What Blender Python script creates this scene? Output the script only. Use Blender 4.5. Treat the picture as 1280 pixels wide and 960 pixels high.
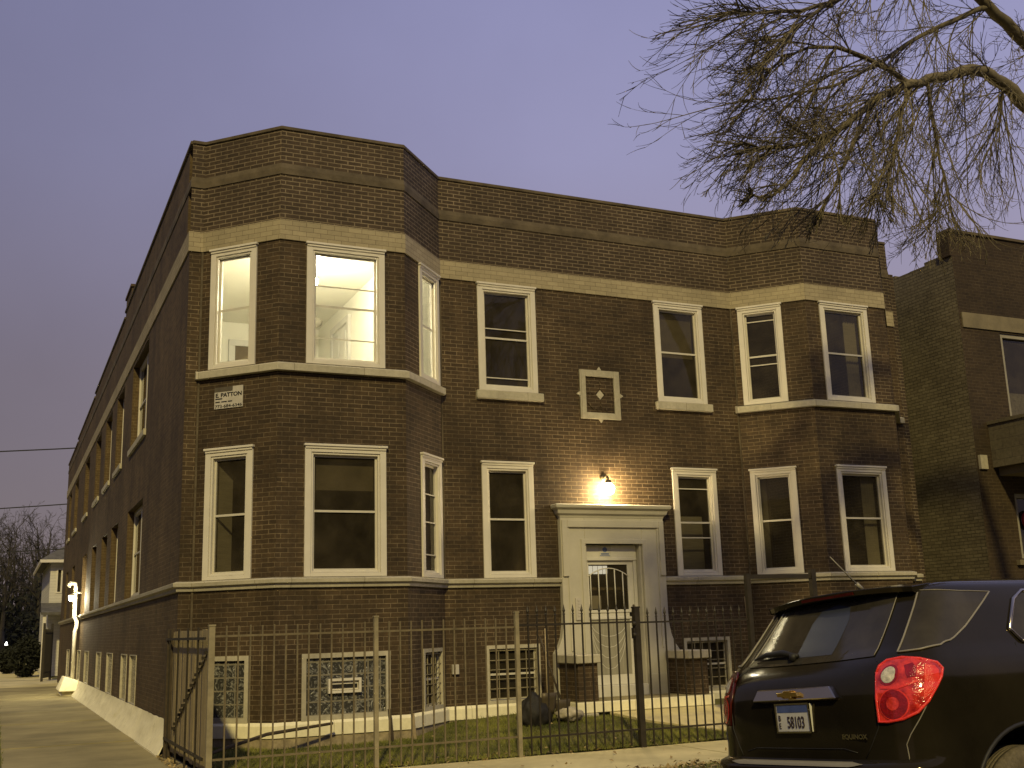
import bpy, bmesh, math, random
from mathutils import Vector, Matrix, noise
import numpy as np

# ------------------------------------------------------------------ camera, world, sun, exposure
for o in list(bpy.data.objects):
    bpy.data.objects.remove(o, do_unlink=True)
S = bpy.context.scene
COL = S.collection
R = math.radians
random.seed(7)

CAM_Z = 1.62
F_PX, PITCH, ROLL, YAW = 1383.4, 0.21616, -0.03119, 0.43300
cd = bpy.data.cameras.new('camera')
cam = bpy.data.objects.new('camera', cd)
COL.objects.link(cam)
S.camera = cam
cd.sensor_width = 36.0
cd.lens = 36.0 * F_PX / 1280.0
cd.clip_start = 0.05
cd.clip_end = 2000
f0 = Vector((math.sin(YAW), math.cos(YAW), 0))
r0 = Vector((math.cos(YAW), -math.sin(YAW), 0))
u0 = Vector((0, 0, 1))
f1 = math.cos(PITCH) * f0 + math.sin(PITCH) * u0
u1 = math.cos(PITCH) * u0 - math.sin(PITCH) * f0
r2 = math.cos(ROLL) * r0 + math.sin(ROLL) * u1
u2 = math.cos(ROLL) * u1 - math.sin(ROLL) * r0
mw = Matrix((r2, u2, -f1)).transposed().to_4x4()
mw.translation = (0, 0, CAM_Z)
cam.matrix_world = mw

S.render.engine = 'CYCLES'
S.cycles.use_denoising = True
S.cycles.max_bounces = 8
S.cycles.transparent_max_bounces = 12
S.cycles.caustics_reflective = False
S.cycles.caustics_refractive = False
S.view_settings.view_transform = 'Standard'
S.view_settings.look = 'None'
S.view_settings.gamma = 1
S.view_settings.exposure = 0.0

SUN_AZ, SUN_EL = R(-23), R(36)      # street-light direction: from the front left
W = bpy.data.worlds.new('World')
S.world = W
W.use_nodes = True
nt = W.node_tree
nt.nodes.clear()
def wn(t, **kw):
    n = nt.nodes.new(t)
    for k, v in kw.items():
        setattr(n, k, v)
    return n
tc = wn('ShaderNodeTexCoord')
sep = wn('ShaderNodeSeparateXYZ')
nt.links.new(tc.outputs['Generated'], sep.inputs[0])
ramp = wn('ShaderNodeValToRGB')
e = ramp.color_ramp.elements
e[0].position = 0.0; e[0].color = (.205, .165, .170, 1)
e[1].position = 0.62; e[1].color = (.205, .210, .375, 1)
m_ = e.new(0.22); m_.color = (.215, .185, .235, 1)
m_ = e.new(0.40); m_.color = (.225, .218, .345, 1)
nt.links.new(sep.outputs['Z'], ramp.inputs[0])
no = wn('ShaderNodeTexNoise')
no.inputs['Scale'].default_value = 2.2
no.inputs['Detail'].default_value = 6
nt.links.new(tc.outputs['Generated'], no.inputs['Vector'])
mr = wn('ShaderNodeMapRange')
mr.inputs[1].default_value = .3; mr.inputs[2].default_value = .7
mr.inputs[3].default_value = .90; mr.inputs[4].default_value = 1.12
nt.links.new(no.outputs['Fac'], mr.inputs[0])
mulc = wn('ShaderNodeVectorMath', operation='SCALE')
nt.links.new(ramp.outputs[0], mulc.inputs[0])
nt.links.new(mr.outputs[0], mulc.inputs['Scale'])
# city glow: the cloud is a little paler towards the right
xr_ = wn('ShaderNodeMapRange')
xr_.inputs[1].default_value = -.2; xr_.inputs[2].default_value = .85
xr_.inputs[3].default_value = .86; xr_.inputs[4].default_value = 2.02
nt.links.new(sep.outputs['X'], xr_.inputs[0])
mulx = wn('ShaderNodeVectorMath', operation='SCALE')
nt.links.new(mulc.outputs[0], mulx.inputs[0])
nt.links.new(xr_.outputs[0], mulx.inputs['Scale'])
sky = wn('ShaderNodeTexSky')
sky.sky_type = 'NISHITA'
sky.sun_disc = False
sky.sun_elevation = R(-4)
sky.sun_rotation = SUN_AZ
bg1 = wn('ShaderNodeBackground'); bg1.inputs[1].default_value = 0.10
bg2 = wn('ShaderNodeBackground'); bg2.inputs[1].default_value = 0.83
nt.links.new(sky.outputs[0], bg1.inputs[0])
nt.links.new(mulx.outputs[0], bg2.inputs[0])
addw = wn('ShaderNodeAddShader')
nt.links.new(bg1.outputs[0], addw.inputs[0]); nt.links.new(bg2.outputs[0], addw.inputs[1])
outw = wn('ShaderNodeOutputWorld')
nt.links.new(addw.outputs[0], outw.inputs[0])

sd = bpy.data.lights.new('sun', 'SUN')
sd.energy = 2.4
sd.color = (1.0, .80, .33)
sd.angle = R(2.6)
sun = bpy.data.objects.new('sun', sd)
COL.objects.link(sun)
sdir = Vector((math.sin(SUN_AZ) * math.cos(SUN_EL), -math.cos(SUN_AZ) * math.cos(SUN_EL), math.sin(SUN_EL)))  # towards the lamp
sun.rotation_euler = sdir.to_track_quat('Z', 'Y').to_euler()
sun.location = sdir * 40

# ------------------------------------------------------------------ materials
def newmat(name):
    m = bpy.data.materials.new(name)
    m.use_nodes = True
    m.node_tree.nodes.clear()
    return m, m.node_tree

def nd(t, typ, ins=None, **kw):
    n = t.nodes.new(typ)
    for k, v in kw.items():
        setattr(n, k, v)
    for k, v in (ins or {}).items():
        n.inputs[k].default_value = v
    return n

def c4(c):
    return (c[0], c[1], c[2], 1)

def plain(name, col, rough=.6, var=.25, scale=6.0, bump=.0, metal=0.0, coat=0.0, spec=.4, col2=None, bscale=None, detail=6, uvw=None):
    """A principled surface with noise mottling between col*(1-var) and col*(1+var)."""
    m, t = newmat(name)
    p = nd(t, 'ShaderNodeBsdfPrincipled')
    p.inputs['Roughness'].default_value = rough
    p.inputs['Metallic'].default_value = metal
    p.inputs['Coat Weight'].default_value = coat
    p.inputs['Coat Roughness'].default_value = .04
    p.inputs['Specular IOR Level'].default_value = spec
    co = nd(t, 'ShaderNodeTexCoord')
    src = co.outputs['Object']
    if uvw:
        mp = nd(t, 'ShaderNodeMapping', {'Scale': uvw})
        t.links.new(src, mp.inputs[0]); src = mp.outputs[0]
    n1 = nd(t, 'ShaderNodeTexNoise', {'Scale': scale, 'Detail': detail, 'Roughness': .62})
    t.links.new(src, n1.inputs['Vector'])
    rp = nd(t, 'ShaderNodeValToRGB')
    a = col; b = col2 or col
    rp.color_ramp.elements[0].position = .30
    rp.color_ramp.elements[1].position = .70
    rp.color_ramp.elements[0].color = c4([x * (1 - var) for x in a])
    rp.color_ramp.elements[1].color = c4([min(1, x * (1 + var)) for x in b])
    t.links.new(n1.outputs['Fac'], rp.inputs[0])
    t.links.new(rp.outputs[0], p.inputs['Base Color'])
    if bump:
        n2 = nd(t, 'ShaderNodeTexNoise', {'Scale': bscale or scale * 5, 'Detail': 5})
        t.links.new(src, n2.inputs['Vector'])
        b_ = nd(t, 'ShaderNodeBump', {'Strength': bump, 'Distance': .02})
        t.links.new(n2.outputs['Fac'], b_.inputs['Height'])
        t.links.new(b_.outputs[0], p.inputs['Normal'])
    o = nd(t, 'ShaderNodeOutputMaterial')
    t.links.new(p.outputs[0], o.inputs[0])
    return m

def brick(name, c1, c2, mortar, mortar2, bw=.218, rh=.0672, ms=.006, tone=.30, bump=.5, rough=.8, offset=.5, big=(.7, 1.25), stain=None, streak=0.0):
    """Brickwork on the metric UV map; the joint tone wanders between mortar and mortar2."""
    m, t = newmat(name)
    p = nd(t, 'ShaderNodeBsdfPrincipled', {'Roughness': rough, 'Specular IOR Level': .3})
    uv = nd(t, 'ShaderNodeUVMap')
    wob = nd(t, 'ShaderNodeTexNoise', {'Scale': 1.3, 'Detail': 3})
    t.links.new(uv.outputs[0], wob.inputs['Vector'])
    wsub = nd(t, 'ShaderNodeVectorMath', operation='SUBTRACT'); wsub.inputs[1].default_value = (.5, .5, .5)
    t.links.new(wob.outputs['Color'], wsub.inputs[0])
    wsc = nd(t, 'ShaderNodeVectorMath', operation='SCALE'); wsc.inputs['Scale'].default_value = .014
    t.links.new(wsub.outputs[0], wsc.inputs[0])
    wad = nd(t, 'ShaderNodeVectorMath', operation='ADD')
    t.links.new(uv.outputs[0], wad.inputs[0]); t.links.new(wsc.outputs[0], wad.inputs[1])
    br = nd(t, 'ShaderNodeTexBrick', {'Scale': 1.0, 'Mortar Size': ms, 'Mortar Smooth': .25, 'Bias': 0.0,
                                      'Brick Width': bw, 'Row Height': rh, 'Color1': c4(c1), 'Color2': c4(c2)})
    br.offset = offset
    t.links.new(wad.outputs[0], br.inputs['Vector'])
    nm = nd(t, 'ShaderNodeTexNoise', {'Scale': 1.1, 'Detail': 5, 'Roughness': .7})
    t.links.new(uv.outputs[0], nm.inputs['Vector'])
    rm = nd(t, 'ShaderNodeValToRGB')
    rm.color_ramp.elements[0].position = .38; rm.color_ramp.elements[0].color = c4(mortar)
    rm.color_ramp.elements[1].position = .66; rm.color_ramp.elements[1].color = c4(mortar2)
    t.links.new(nm.outputs['Fac'], rm.inputs[0])
    t.links.new(rm.outputs[0], br.inputs['Mortar'])
    # overall tone drift and fine grime
    n3 = nd(t, 'ShaderNodeTexNoise', {'Scale': .55, 'Detail': 6, 'Roughness': .65})
    t.links.new(uv.outputs[0], n3.inputs['Vector'])
    r3 = nd(t, 'ShaderNodeMapRange', {1: .3, 2: .7, 3: big[0], 4: big[1]})
    t.links.new(n3.outputs['Fac'], r3.inputs[0])
    n4 = nd(t, 'ShaderNodeTexNoise', {'Scale': 14, 'Detail': 4, 'Roughness': .7})
    t.links.new(uv.outputs[0], n4.inputs['Vector'])
    r4 = nd(t, 'ShaderNodeMapRange', {1: .25, 2: .75, 3: 1 - tone, 4: 1 + tone})
    t.links.new(n4.outputs['Fac'], r4.inputs[0])
    mu = nd(t, 'ShaderNodeMath', operation='MULTIPLY')
    t.links.new(r3.outputs[0], mu.inputs[0]); t.links.new(r4.outputs[0], mu.inputs[1])
    last = mu.outputs[0]
    if streak:
        mp = nd(t, 'ShaderNodeMapping', {'Scale': (2.6, .16, 1)})
        t.links.new(uv.outputs[0], mp.inputs[0])
        n5 = nd(t, 'ShaderNodeTexNoise', {'Scale': 1.0, 'Detail': 5, 'Roughness': .7})
        t.links.new(mp.outputs[0], n5.inputs['Vector'])
        r5 = nd(t, 'ShaderNodeMapRange', {1: .3, 2: .72, 3: 1 - streak, 4: 1 + streak})
        t.links.new(n5.outputs['Fac'], r5.inputs[0])
        m5 = nd(t, 'ShaderNodeMath', operation='MULTIPLY')
        t.links.new(last, m5.inputs[0]); t.links.new(r5.outputs[0], m5.inputs[1])
        last = m5.outputs[0]
    sc = nd(t, 'ShaderNodeVectorMath', operation='SCALE')
    t.links.new(br.outputs['Color'], sc.inputs[0]); t.links.new(last, sc.inputs['Scale'])
    colout = sc.outputs[0]
    t.links.new(colout, p.inputs['Base Color'])
    inv = nd(t, 'ShaderNodeMath', operation='MULTIPLY_ADD'); inv.inputs[1].default_value = -1; inv.inputs[2].default_value = 1
    t.links.new(br.outputs['Fac'], inv.inputs[0])
    ad = nd(t, 'ShaderNodeMath', operation='MULTIPLY_ADD'); ad.inputs[1].default_value = .35
    t.links.new(n4.outputs['Fac'], ad.inputs[0]); t.links.new(inv.outputs[0], ad.inputs[2])
    bm_ = nd(t, 'ShaderNodeBump', {'Strength': bump, 'Distance': .010})
    t.links.new(ad.outputs[0], bm_.inputs['Height'])
    t.links.new(bm_.outputs[0], p.inputs['Normal'])
    o = nd(t, 'ShaderNodeOutputMaterial')
    t.links.new(p.outputs[0], o.inputs[0])
    return m

def glassblock(name, col=(.105, .104, .095), mortar=(.215, .195, .15)):
    m, t = newmat(name)
    p = nd(t, 'ShaderNodeBsdfPrincipled', {'Specular IOR Level': .35})
    uv = nd(t, 'ShaderNodeUVMap')
    br = nd(t, 'ShaderNodeTexBrick', {'Scale': 1.0, 'Mortar Size': .010, 'Mortar Smooth': .1, 'Brick Width': .182, 'Row Height': .182,
                                      'Color1': c4(col), 'Color2': c4([x * .7 for x in col]), 'Mortar': c4(mortar)})
    br.offset = 0
    t.links.new(uv.outputs[0], br.inputs['Vector'])
    n = nd(t, 'ShaderNodeTexNoise', {'Scale': 11, 'Detail': 2, 'Distortion': 2.2})
    t.links.new(uv.outputs[0], n.inputs['Vector'])
    rr = nd(t, 'ShaderNodeMapRange', {1: .50, 2: .78, 3: .5, 4: 4.5})  # noise brightens spots of the block colour to paint highlights
    t.links.new(n.outputs['Fac'], rr.inputs[0])
    mx = nd(t, 'ShaderNodeVectorMath', operation='SCALE')
    t.links.new(br.outputs['Color'], mx.inputs[0]); t.links.new(rr.outputs[0], mx.inputs['Scale'])
    mm = nd(t, 'ShaderNodeMix', data_type='RGBA')
    t.links.new(br.outputs['Fac'], mm.inputs[0]); t.links.new(mx.outputs[0], mm.inputs[6]); mm.inputs[7].default_value = c4(mortar)
    t.links.new(mm.outputs[2], p.inputs['Base Color'])
    rg = nd(t, 'ShaderNodeMapRange', {1: 0, 2: 1, 3: .18, 4: .8})
    t.links.new(br.outputs['Fac'], rg.inputs[0]); t.links.new(rg.outputs[0], p.inputs['Roughness'])
    b = nd(t, 'ShaderNodeBump', {'Strength': .7, 'Distance': .02})
    t.links.new(n.outputs['Fac'], b.inputs['Height']); t.links.new(b.outputs[0], p.inputs['Normal'])
    o = nd(t, 'ShaderNodeOutputMaterial'); t.links.new(p.outputs[0], o.inputs[0])
    return m

def glass(name, tint=(.62, .62, .60), rough=.02, fres=1.5, extra=0.0, film=0.0):
    m, t = newmat(name)
    tr = nd(t, 'ShaderNodeBsdfTransparent'); tr.inputs[0].default_value = c4(tint)
    gl = nd(t, 'ShaderNodeBsdfGlossy', {'Roughness': rough}); gl.inputs[0].default_value = (.9, .9, .9, 1)
    nz = nd(t, 'ShaderNodeTexNoise', {'Scale': 1.2, 'Detail': 2})
    bp = nd(t, 'ShaderNodeBump', {'Strength': .05, 'Distance': .05})
    co = nd(t, 'ShaderNodeTexCoord')
    t.links.new(co.outputs['Object'], nz.inputs['Vector']); t.links.new(nz.outputs['Fac'], bp.inputs['Height']); t.links.new(bp.outputs[0], gl.inputs['Normal'])
    fr = nd(t, 'ShaderNodeFresnel', {'IOR': fres})
    ad = nd(t, 'ShaderNodeMath', operation='ADD'); ad.inputs[1].default_value = extra
    t.links.new(fr.outputs[0], ad.inputs[0])
    mx = nd(t, 'ShaderNodeMixShader')
    base = tr.outputs[0]
    if film:                              # uneven insect-screen veil, its pale colour also standing in for light reflected in panes
        df = nd(t, 'ShaderNodeBsdfDiffuse'); df.inputs[0].default_value = (.46, .38, .25, 1)
        n2 = nd(t, 'ShaderNodeTexNoise', {'Scale': 2.3, 'Detail': 4, 'Roughness': .6})
        t.links.new(co.outputs['Object'], n2.inputs['Vector'])
        mrf = nd(t, 'ShaderNodeMapRange', {1: .3, 2: .72, 3: film * .55, 4: film * 1.5})
        t.links.new(n2.outputs['Fac'], mrf.inputs[0])
        mf = nd(t, 'ShaderNodeMixShader')
        t.links.new(mrf.outputs[0], mf.inputs[0]); t.links.new(tr.outputs[0], mf.inputs[1]); t.links.new(df.outputs[0], mf.inputs[2])
        base = mf.outputs[0]
    t.links.new(ad.outputs[0], mx.inputs[0]); t.links.new(base, mx.inputs[1]); t.links.new(gl.outputs[0], mx.inputs[2])
    o = nd(t, 'ShaderNodeOutputMaterial'); t.links.new(mx.outputs[0], o.inputs[0])
    return m

def emit(name, col, st):
    m, t = newmat(name)
    n = nd(t, 'ShaderNodeEmission', {'Strength': st}); n.inputs[0].default_value = c4(col)
    o = nd(t, 'ShaderNodeOutputMaterial'); t.links.new(n.outputs[0], o.inputs[0])
    return m

M = {}
M['brick'] = brick('brown_brick', (.074, .049, .0255), (.047, .0315, .0170), (.105, .079, .047), (.205, .158, .098), ms=.0055, streak=.25, big=(.62, 1.32))
M['brick_upper'] = brick('weathered_brick', (.068, .047, .030), (.046, .032, .020), (.150, .117, .074), (.215, .170, .113), ms=.0100, bump=.9, streak=.15)
M['brick_side'] = brick('side_brick', (.110, .075, .036), (.078, .052, .025), (.100, .074, .040), (.175, .134, .074), ms=.005, streak=.25)
M['cream'] = brick('cream_brick', (.40, .345, .225), (.33, .285, .185), (.15, .115, .068), (.21, .165, .105), ms=.0035, bump=.35, big=(.8, 1.12), tone=.12, rh=.076)
M['stone'] = brick('limestone', (.49, .455, .36), (.42, .39, .30), (.17, .145, .095), (.24, .20, .14), bw=1.07, rh=60, ms=.004, bump=.3, tone=.16, streak=.16, big=(.78, 1.16))
M['ledge'] = plain('weathered_stone', (.078, .060, .037), .85, .35, 2.2, .5, col2=(.118, .094, .060))
M['whitestone'] = brick('painted_stone', (.90, .85, .62), (.84, .79, .57), (.38, .33, .2), (.5, .44, .28), bw=1.25, rh=60, ms=.004, bump=.45, tone=.10, streak=.07, big=(.88, 1.08))
M['rubble'] = plain('rubble_footing', (.30, .25, .16), .9, .45, 5, .9, bscale=9)
M['white'] = plain('white_paint', (.68, .645, .565), .42, .06, 3, .03)
M['sashwhite'] = plain('white_sash', (.60, .57, .49), .4, .08, 5)
M['surround'] = plain('painted_door_surround', (.50, .475, .395), .55, .09, 2.2, .08)
M['doorwhite'] = plain('door_white', (.62, .60, .54), .45, .07, 3)
M['glass'] = glass('window_glass', (.62, .60, .55), fres=1.42, film=.065)
M['litglass'] = glass('clear_glass', (.93, .93, .90), extra=0)
M['block'] = glassblock('glass_block')
M['blockdark'] = glassblock('glass_block_side', (.30, .28, .22), (.42, .38, .27))
M['interior'] = plain('dark_interior', (.16, .125, .075), .9, .3, 2)
M['room'] = plain('room_white', (.80, .78, .68), .7, .03, 2)
M['blind'] = plain('window_blind', (.34, .32, .26), .7, .15, 4, uvw=(1, 1, 12))
M['dimblind'] = plain('dim_roller_blind', (.16, .14, .10), .8, .2, 4)
M['dimpane'] = plain('frosted_lower_pane', (.30, .285, .23), .35, .18, 5, uvw=(6, 1, .6))
M['roof'] = plain('roof_tar', (.06, .06, .06), .9, .3, 2)
M['iron'] = plain('black_iron', (.030, .024, .016), .5, .3, 12, .1)
M['irongrey'] = plain('lit_grey_iron', (.155, .127, .075), .55, .3, 9, .1)  # grey raised to paint the street light falling on the left pickets
M['postgrey'] = plain('galvanised_post', (.27, .235, .15), .55, .25, 6, .1)
M['wood'] = plain('weathered_planks', (.33, .27, .15), .8, .35, 3, .3, uvw=(14, 14, 1))
M['woodpole'] = plain('pale_wood', (.34, .27, .16), .7, .2, 8)
M['darkwood'] = plain('dark_wood', (.06, .045, .028), .8, .3, 8)
M['concrete'] = plain('concrete', (.56, .49, .25), .9, .16, .9, .3, col2=(.64, .56, .30), bscale=30)
M['walk'] = plain('old_concrete', (.26, .225, .115), .9, .30, .55, .35, col2=(.32, .275, .145), bscale=24)
M['asphalt'] = plain('asphalt', (.055, .052, .046), .9, .25, 1.2, .4, bscale=60)
M['soil'] = plain('lawn_soil', (.080, .080, .022), 1, .4, 2.2, .6, col2=(.13, .115, .04), bscale=30)
M['dirt'] = plain('far_ground', (.09, .08, .045), 1, .35, .2, .2)
M['grass'] = plain('grass', (.085, .120, .016), .8, .45, 1.1, col2=(.20, .20, .04))
M['leaf'] = plain('dead_leaf', (.20, .13, .06), .85, .45, 3, col2=(.34, .26, .12))
M['bark'] = plain('bark', (.155, .132, .082), .95, .3, 3, .5)
M['bark2'] = plain('far_bark', (.050, .044, .034), 1, .3, 3)
M['evergreen'] = plain('evergreen', (.016, .018, .010), .95, .4, 2)
M['carblack'] = plain('black_car_paint', (.0155, .0130, .0080), .10, .3, 2, coat=0, spec=.34)
M['carplastic'] = plain('black_plastic', (.018, .017, .015), .55, .2, 20, .05)
M['carglass'] = plain('tinted_car_glass', (.043, .038, .028), .07, .4, 3, spec=.34)
M['chrome'] = plain('chrome', (.46, .41, .32), .16, .05, 3, metal=1)
M['greytrim'] = plain('grey_trim', (.26, .24, .19), .4, .1, 3)
M['gold'] = plain('gold_emblem', (.75, .52, .16), .28, .05, 3, metal=1)
M['red'] = plain('red_lens', (.40, .010, .007), .10, .30, 15, .4, coat=1, col2=(.88, .050, .030), bscale=34, detail=3)
M['redbright'] = plain('red_reflector', (.95, .045, .025), .2, .15, 30, .3, coat=.8)
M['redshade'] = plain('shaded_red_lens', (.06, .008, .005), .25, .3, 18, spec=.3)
M['reddark'] = plain('dark_red_lens', (.30, .006, .006), .12, .4, 18, .3, coat=1)
M['lampclear'] = plain('clear_reverse_lens', (.68, .64, .50), .15, .45, 30, .4, coat=1)
M['tyre'] = plain('tyre_rubber', (.14, .118, .075), .85, .3, 40, .5)
for k_ in ('carblack', 'carglass'):
    [n_ for n_ in M[k_].node_tree.nodes if n_.type == 'BSDF_PRINCIPLED'][0].inputs['Specular Tint'].default_value = (1.0, .80, .50, 1)
M['rim'] = plain('alloy_rim', (.42, .41, .38), .3, .1, 3, metal=1)
M['plate'] = plain('plate_white', (.66, .66, .62), .4, .08, 6)
M['plateblue'] = plain('plate_blue', (.08, .12, .30), .4, .25, 8)
M['ink'] = plain('black_ink', (.012, .011, .010), .6, .1, 5)
M['inkred'] = plain('plate_ink', (.045, .03, .03), .5, .1, 5)
M['signgrey'] = plain('faded_sign', (.50, .47, .42), .6, .10, 12)
M['signdark'] = plain('sign_dark', (.10, .085, .06), .6, .2, 8)
M['stickerblue'] = plain('sticker_blue', (.12, .17, .36), .5, .2, 30)
M['stickerwhite'] = plain('sticker_white', (.58, .56, .48), .5, .1, 10)
M['bag'] = plain('black_bag', (.016, .014, .011), .7, .3, 4, .6, bscale=8)
M['rag'] = plain('pale_rag', (.42, .38, .29), .8, .3, 9, .4)
M['nbrick'] = brick('neighbour_brick', (.050, .034, .018), (.036, .024, .013), (.060, .044, .025), (.082, .062, .036), ms=.006)
M['nside'] = brick('neighbour_side_brick', (.195, .168, .110), (.140, .118, .076), (.075, .062, .040), (.12, .10, .065), ms=.0080, bump=1.0, big=(.75, 1.3))
M['nstone'] = plain('neighbour_stone', (.19, .16, .10), .8, .22, 2.5, .2)
M['nblock'] = brick('neighbour_concrete_block', (.15, .13, .085), (.12, .10, .065), (.10, .085, .06), (.12, .10, .07), bw=.40, rh=.2, ms=.008, big=(.8, 1.2))
M['nframe'] = plain('neighbour_frame', (.30, .28, .22), .5, .15, 5)
M['curtain'] = plain('lace_curtain', (.26, .25, .21), .9, .3, 18)
M['nred'] = plain('red_decoration', (.35, .02, .02), .6, .2, 8)
M['siding'] = brick('white_siding', (.62, .60, .54), (.58, .56, .50), (.36, .35, .31), (.40, .38, .34), bw=4, rh=.14, ms=.006, bump=.3, tone=.08, big=(.9, 1.1))
M['shingle'] = plain('grey_shingle', (.10, .095, .085), .9, .3, 4)
M['wire'] = plain('cable_black', (.02, .02, .02), .7, .1, 2)
M['bulb'] = emit('bulb_warm', (1, .76, .40), 400)
M['alleybulb'] = emit('bulb_alley', (1, .88, .58), 900)
M['roombulb'] = emit('bulb_room', (1, .92, .70), 950)
M['fanlight'] = emit('lit_fanlight', (1, .93, .74), 1.0)
M['farbulb'] = emit('bulb_far', (1, .95, .85), 14)
M['fixture'] = plain('dark_fixture', (.10, .08, .05), .5, .2, 5, metal=.3)

# ------------------------------------------------------------------ mesh helpers
WL = {}      # world location of the thing an object belongs to

class MB:
    def __init__(s):
        s.v = []; s.f = []
    def add(s, vs, fs):
        b = len(s.v)
        s.v += [tuple(p) for p in vs]
        s.f += [tuple(i + b for i in q) for q in fs]
        return s
    def quad(s, *p):
        return s.add(p, [tuple(range(len(p)))])
    def hexa(s, p):     # 8 points: bottom 4 ccw from above, top 4
        return s.add(p, [(3, 2, 1, 0), (4, 5, 6, 7), (0, 1, 5, 4), (1, 2, 6, 5), (2, 3, 7, 6), (3, 0, 4, 7)])
    def box(s, x0, x1, y0, y1, z0, z1):
        return s.hexa([(x0, y0, z0), (x1, y0, z0), (x1, y1, z0), (x0, y1, z0), (x0, y0, z1), (x1, y0, z1), (x1, y1, z1), (x0, y1, z1)])
    def wbox(s, w, s0, s1, o0, o1, z0, z1):   # box in a wall frame: along s, outwards o, up z
        return s.hexa([w(s0, o1, z0), w(s1, o1, z0), w(s1, o0, z0), w(s0, o0, z0), w(s0, o1, z1), w(s1, o1, z1), w(s1, o0, z1), w(s0, o0, z1)])
    def wframe(s, w, s0, s1, z0, z1, t, o0, o1, tb=None, tt=None):  # rectangular frame of width t
        tb = t if tb is None else tb; tt = t if tt is None else tt
        s.wbox(w, s0, s0 + t, o0, o1, z0, z1); s.wbox(w, s1 - t, s1, o0, o1, z0, z1)
        s.wbox(w, s0 + t, s1 - t, o0, o1 - .001, z0, z0 + tb); s.wbox(w, s0 + t, s1 - t, o0, o1 - .001, z1 - tt, z1)
        return s
    def tube(s, pts, r, n=6, cap=True):
        pts = [Vector(p) for p in pts]
        if not isinstance(r, (list, tuple)):
            r = [r] * len(pts)
        b = len(s.v)
        ref = None
        for i, p in enumerate(pts):
            t = (pts[min(i + 1, len(pts) - 1)] - pts[max(i - 1, 0)])
            if t.length < 1e-9: t = Vector((0, 0, 1))
            t.normalize()
            if ref is None:
                ref = Vector((0, 0, 1)).cross(t)
                if ref.length < .1: ref = Vector((1, 0, 0)).cross(t)
            a = (ref - t * ref.dot(t)).normalized(); ref = a
            c = t.cross(a)
            for k in range(n):
                q = p + (a * math.cos(2 * math.pi * k / n) + c * math.sin(2 * math.pi * k / n)) * r[i]
                s.v.append(tuple(q))
        for i in range(len(pts) - 1):
            for k in range(n):
                k2 = (k + 1) % n
                s.f.append((b + i * n + k, b + i * n + k2, b + (i + 1) * n + k2, b + (i + 1) * n + k))
        if cap and n > 2:
            s.f.append(tuple(b + k for k in range(n))[::-1])
            s.f.append(tuple(b + (len(pts) - 1) * n + k for k in range(n)))
        return s
    def lathe(s, c, prof, n=16, axis='z'):
        b = len(s.v)
        for r_, h in prof:
            for k in range(n):
                a = 2 * math.pi * k / n
                x, y = r_ * math.cos(a), r_ * math.sin(a)
                if axis == 'z': p = (c[0] + x, c[1] + y, c[2] + h)
                elif axis == 'y': p = (c[0] + x, c[1] + h, c[2] + y)
                else: p = (c[0] + h, c[1] + x, c[2] + y)
                s.v.append(p)
        for i in range(len(prof) - 1):
            for k in range(n):
                k2 = (k + 1) % n
                s.f.append((b + i * n + k, b + i * n + k2, b + (i + 1) * n + k2, b + (i + 1) * n + k))
        return s
    def ball(s, c, r, n=14):
        return s.lathe(c, [(max(1e-4, r * math.sin(math.pi * i / 10)), -r * math.cos(math.pi * i / 10)) for i in range(11)], n)
    def prism(s, a, b):      # two matching rings of points
        n = len(a)
        return s.add(list(a) + list(b), [tuple(range(n))[::-1], tuple(range(n, 2 * n))] + [(i, (i + 1) % n, n + (i + 1) % n, n + i) for i in range(n)])
    def sweep(s, path, prof, caps=True):
        """profile of (out, z) along a plan path with mitred corners; 'out' is to the right of travel = outwards"""
        P = [Vector((p[0], p[1])) for p in path]
        rings = []
        for i, p in enumerate(P):
            ds = []
            if i > 0: ds.append((P[i] - P[i - 1]).normalized())
            if i < len(P) - 1: ds.append((P[i + 1] - P[i]).normalized())
            ns = [Vector((d.y, -d.x)) for d in ds]
            if len(ns) == 2:
                m_ = (ns[0] + ns[1]); m_ = m_ / (m_.length_squared / 2)
            else:
                m_ = ns[0]
            rings.append([(p.x + m_.x * o, p.y + m_.y * o, z) for o, z in prof])
        b = len(s.v); n = len(prof)
        for r_ in rings: s.v += r_
        for i in range(len(rings) - 1):
            for k in range(n):
                k2 = (k + 1) % n
                s.f.append((b + i * n + k, b + (i + 1) * n + k, b + (i + 1) * n + k2, b + i * n + k2))
        if caps:
            s.f.append(tuple(b + k for k in range(n)))
            s.f.append(tuple(b + (len(rings) - 1) * n + k for k in range(n))[::-1])
        return s
    def build(s, name, mat, parent=None, smooth=False, bevel=0, uvoff=(0, 0), origin=None, uvlist=None):
        me = bpy.data.meshes.new(name)
        off = Vector(WL.get(parent.name, (0, 0, 0))) if parent else Vector(origin or (0, 0, 0))
        me.from_pydata([tuple(Vector(p) - off) for p in s.v], [], s.f)
        me.update()
        if not uvlist:
            uv = me.uv_layers.new(name='UVMap')
            for pl in me.polygons:
                n = pl.normal
                if abs(n.z) > .8: d = None
                else:
                    d = Vector((-n.y, n.x, 0)).normalized()
                for li in pl.loop_indices:
                    co = me.vertices[me.loops[li].vertex_index].co + off
                    uv.data[li].uv = (co.x - uvoff[0], co.y - uvoff[1]) if d is None else (co.dot(d) - uvoff[0], co.z - uvoff[1])
        me.materials.append(M[mat] if isinstance(mat, str) else mat)
        if smooth:
            for pl in me.polygons: pl.use_smooth = True
        o = bpy.data.objects.new(name, me)
        COL.objects.link(o)
        if parent:
            o.parent = parent
            WL[o.name] = tuple(off)
        else:
            o.location = off
            WL[o.name] = tuple(off)
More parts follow.
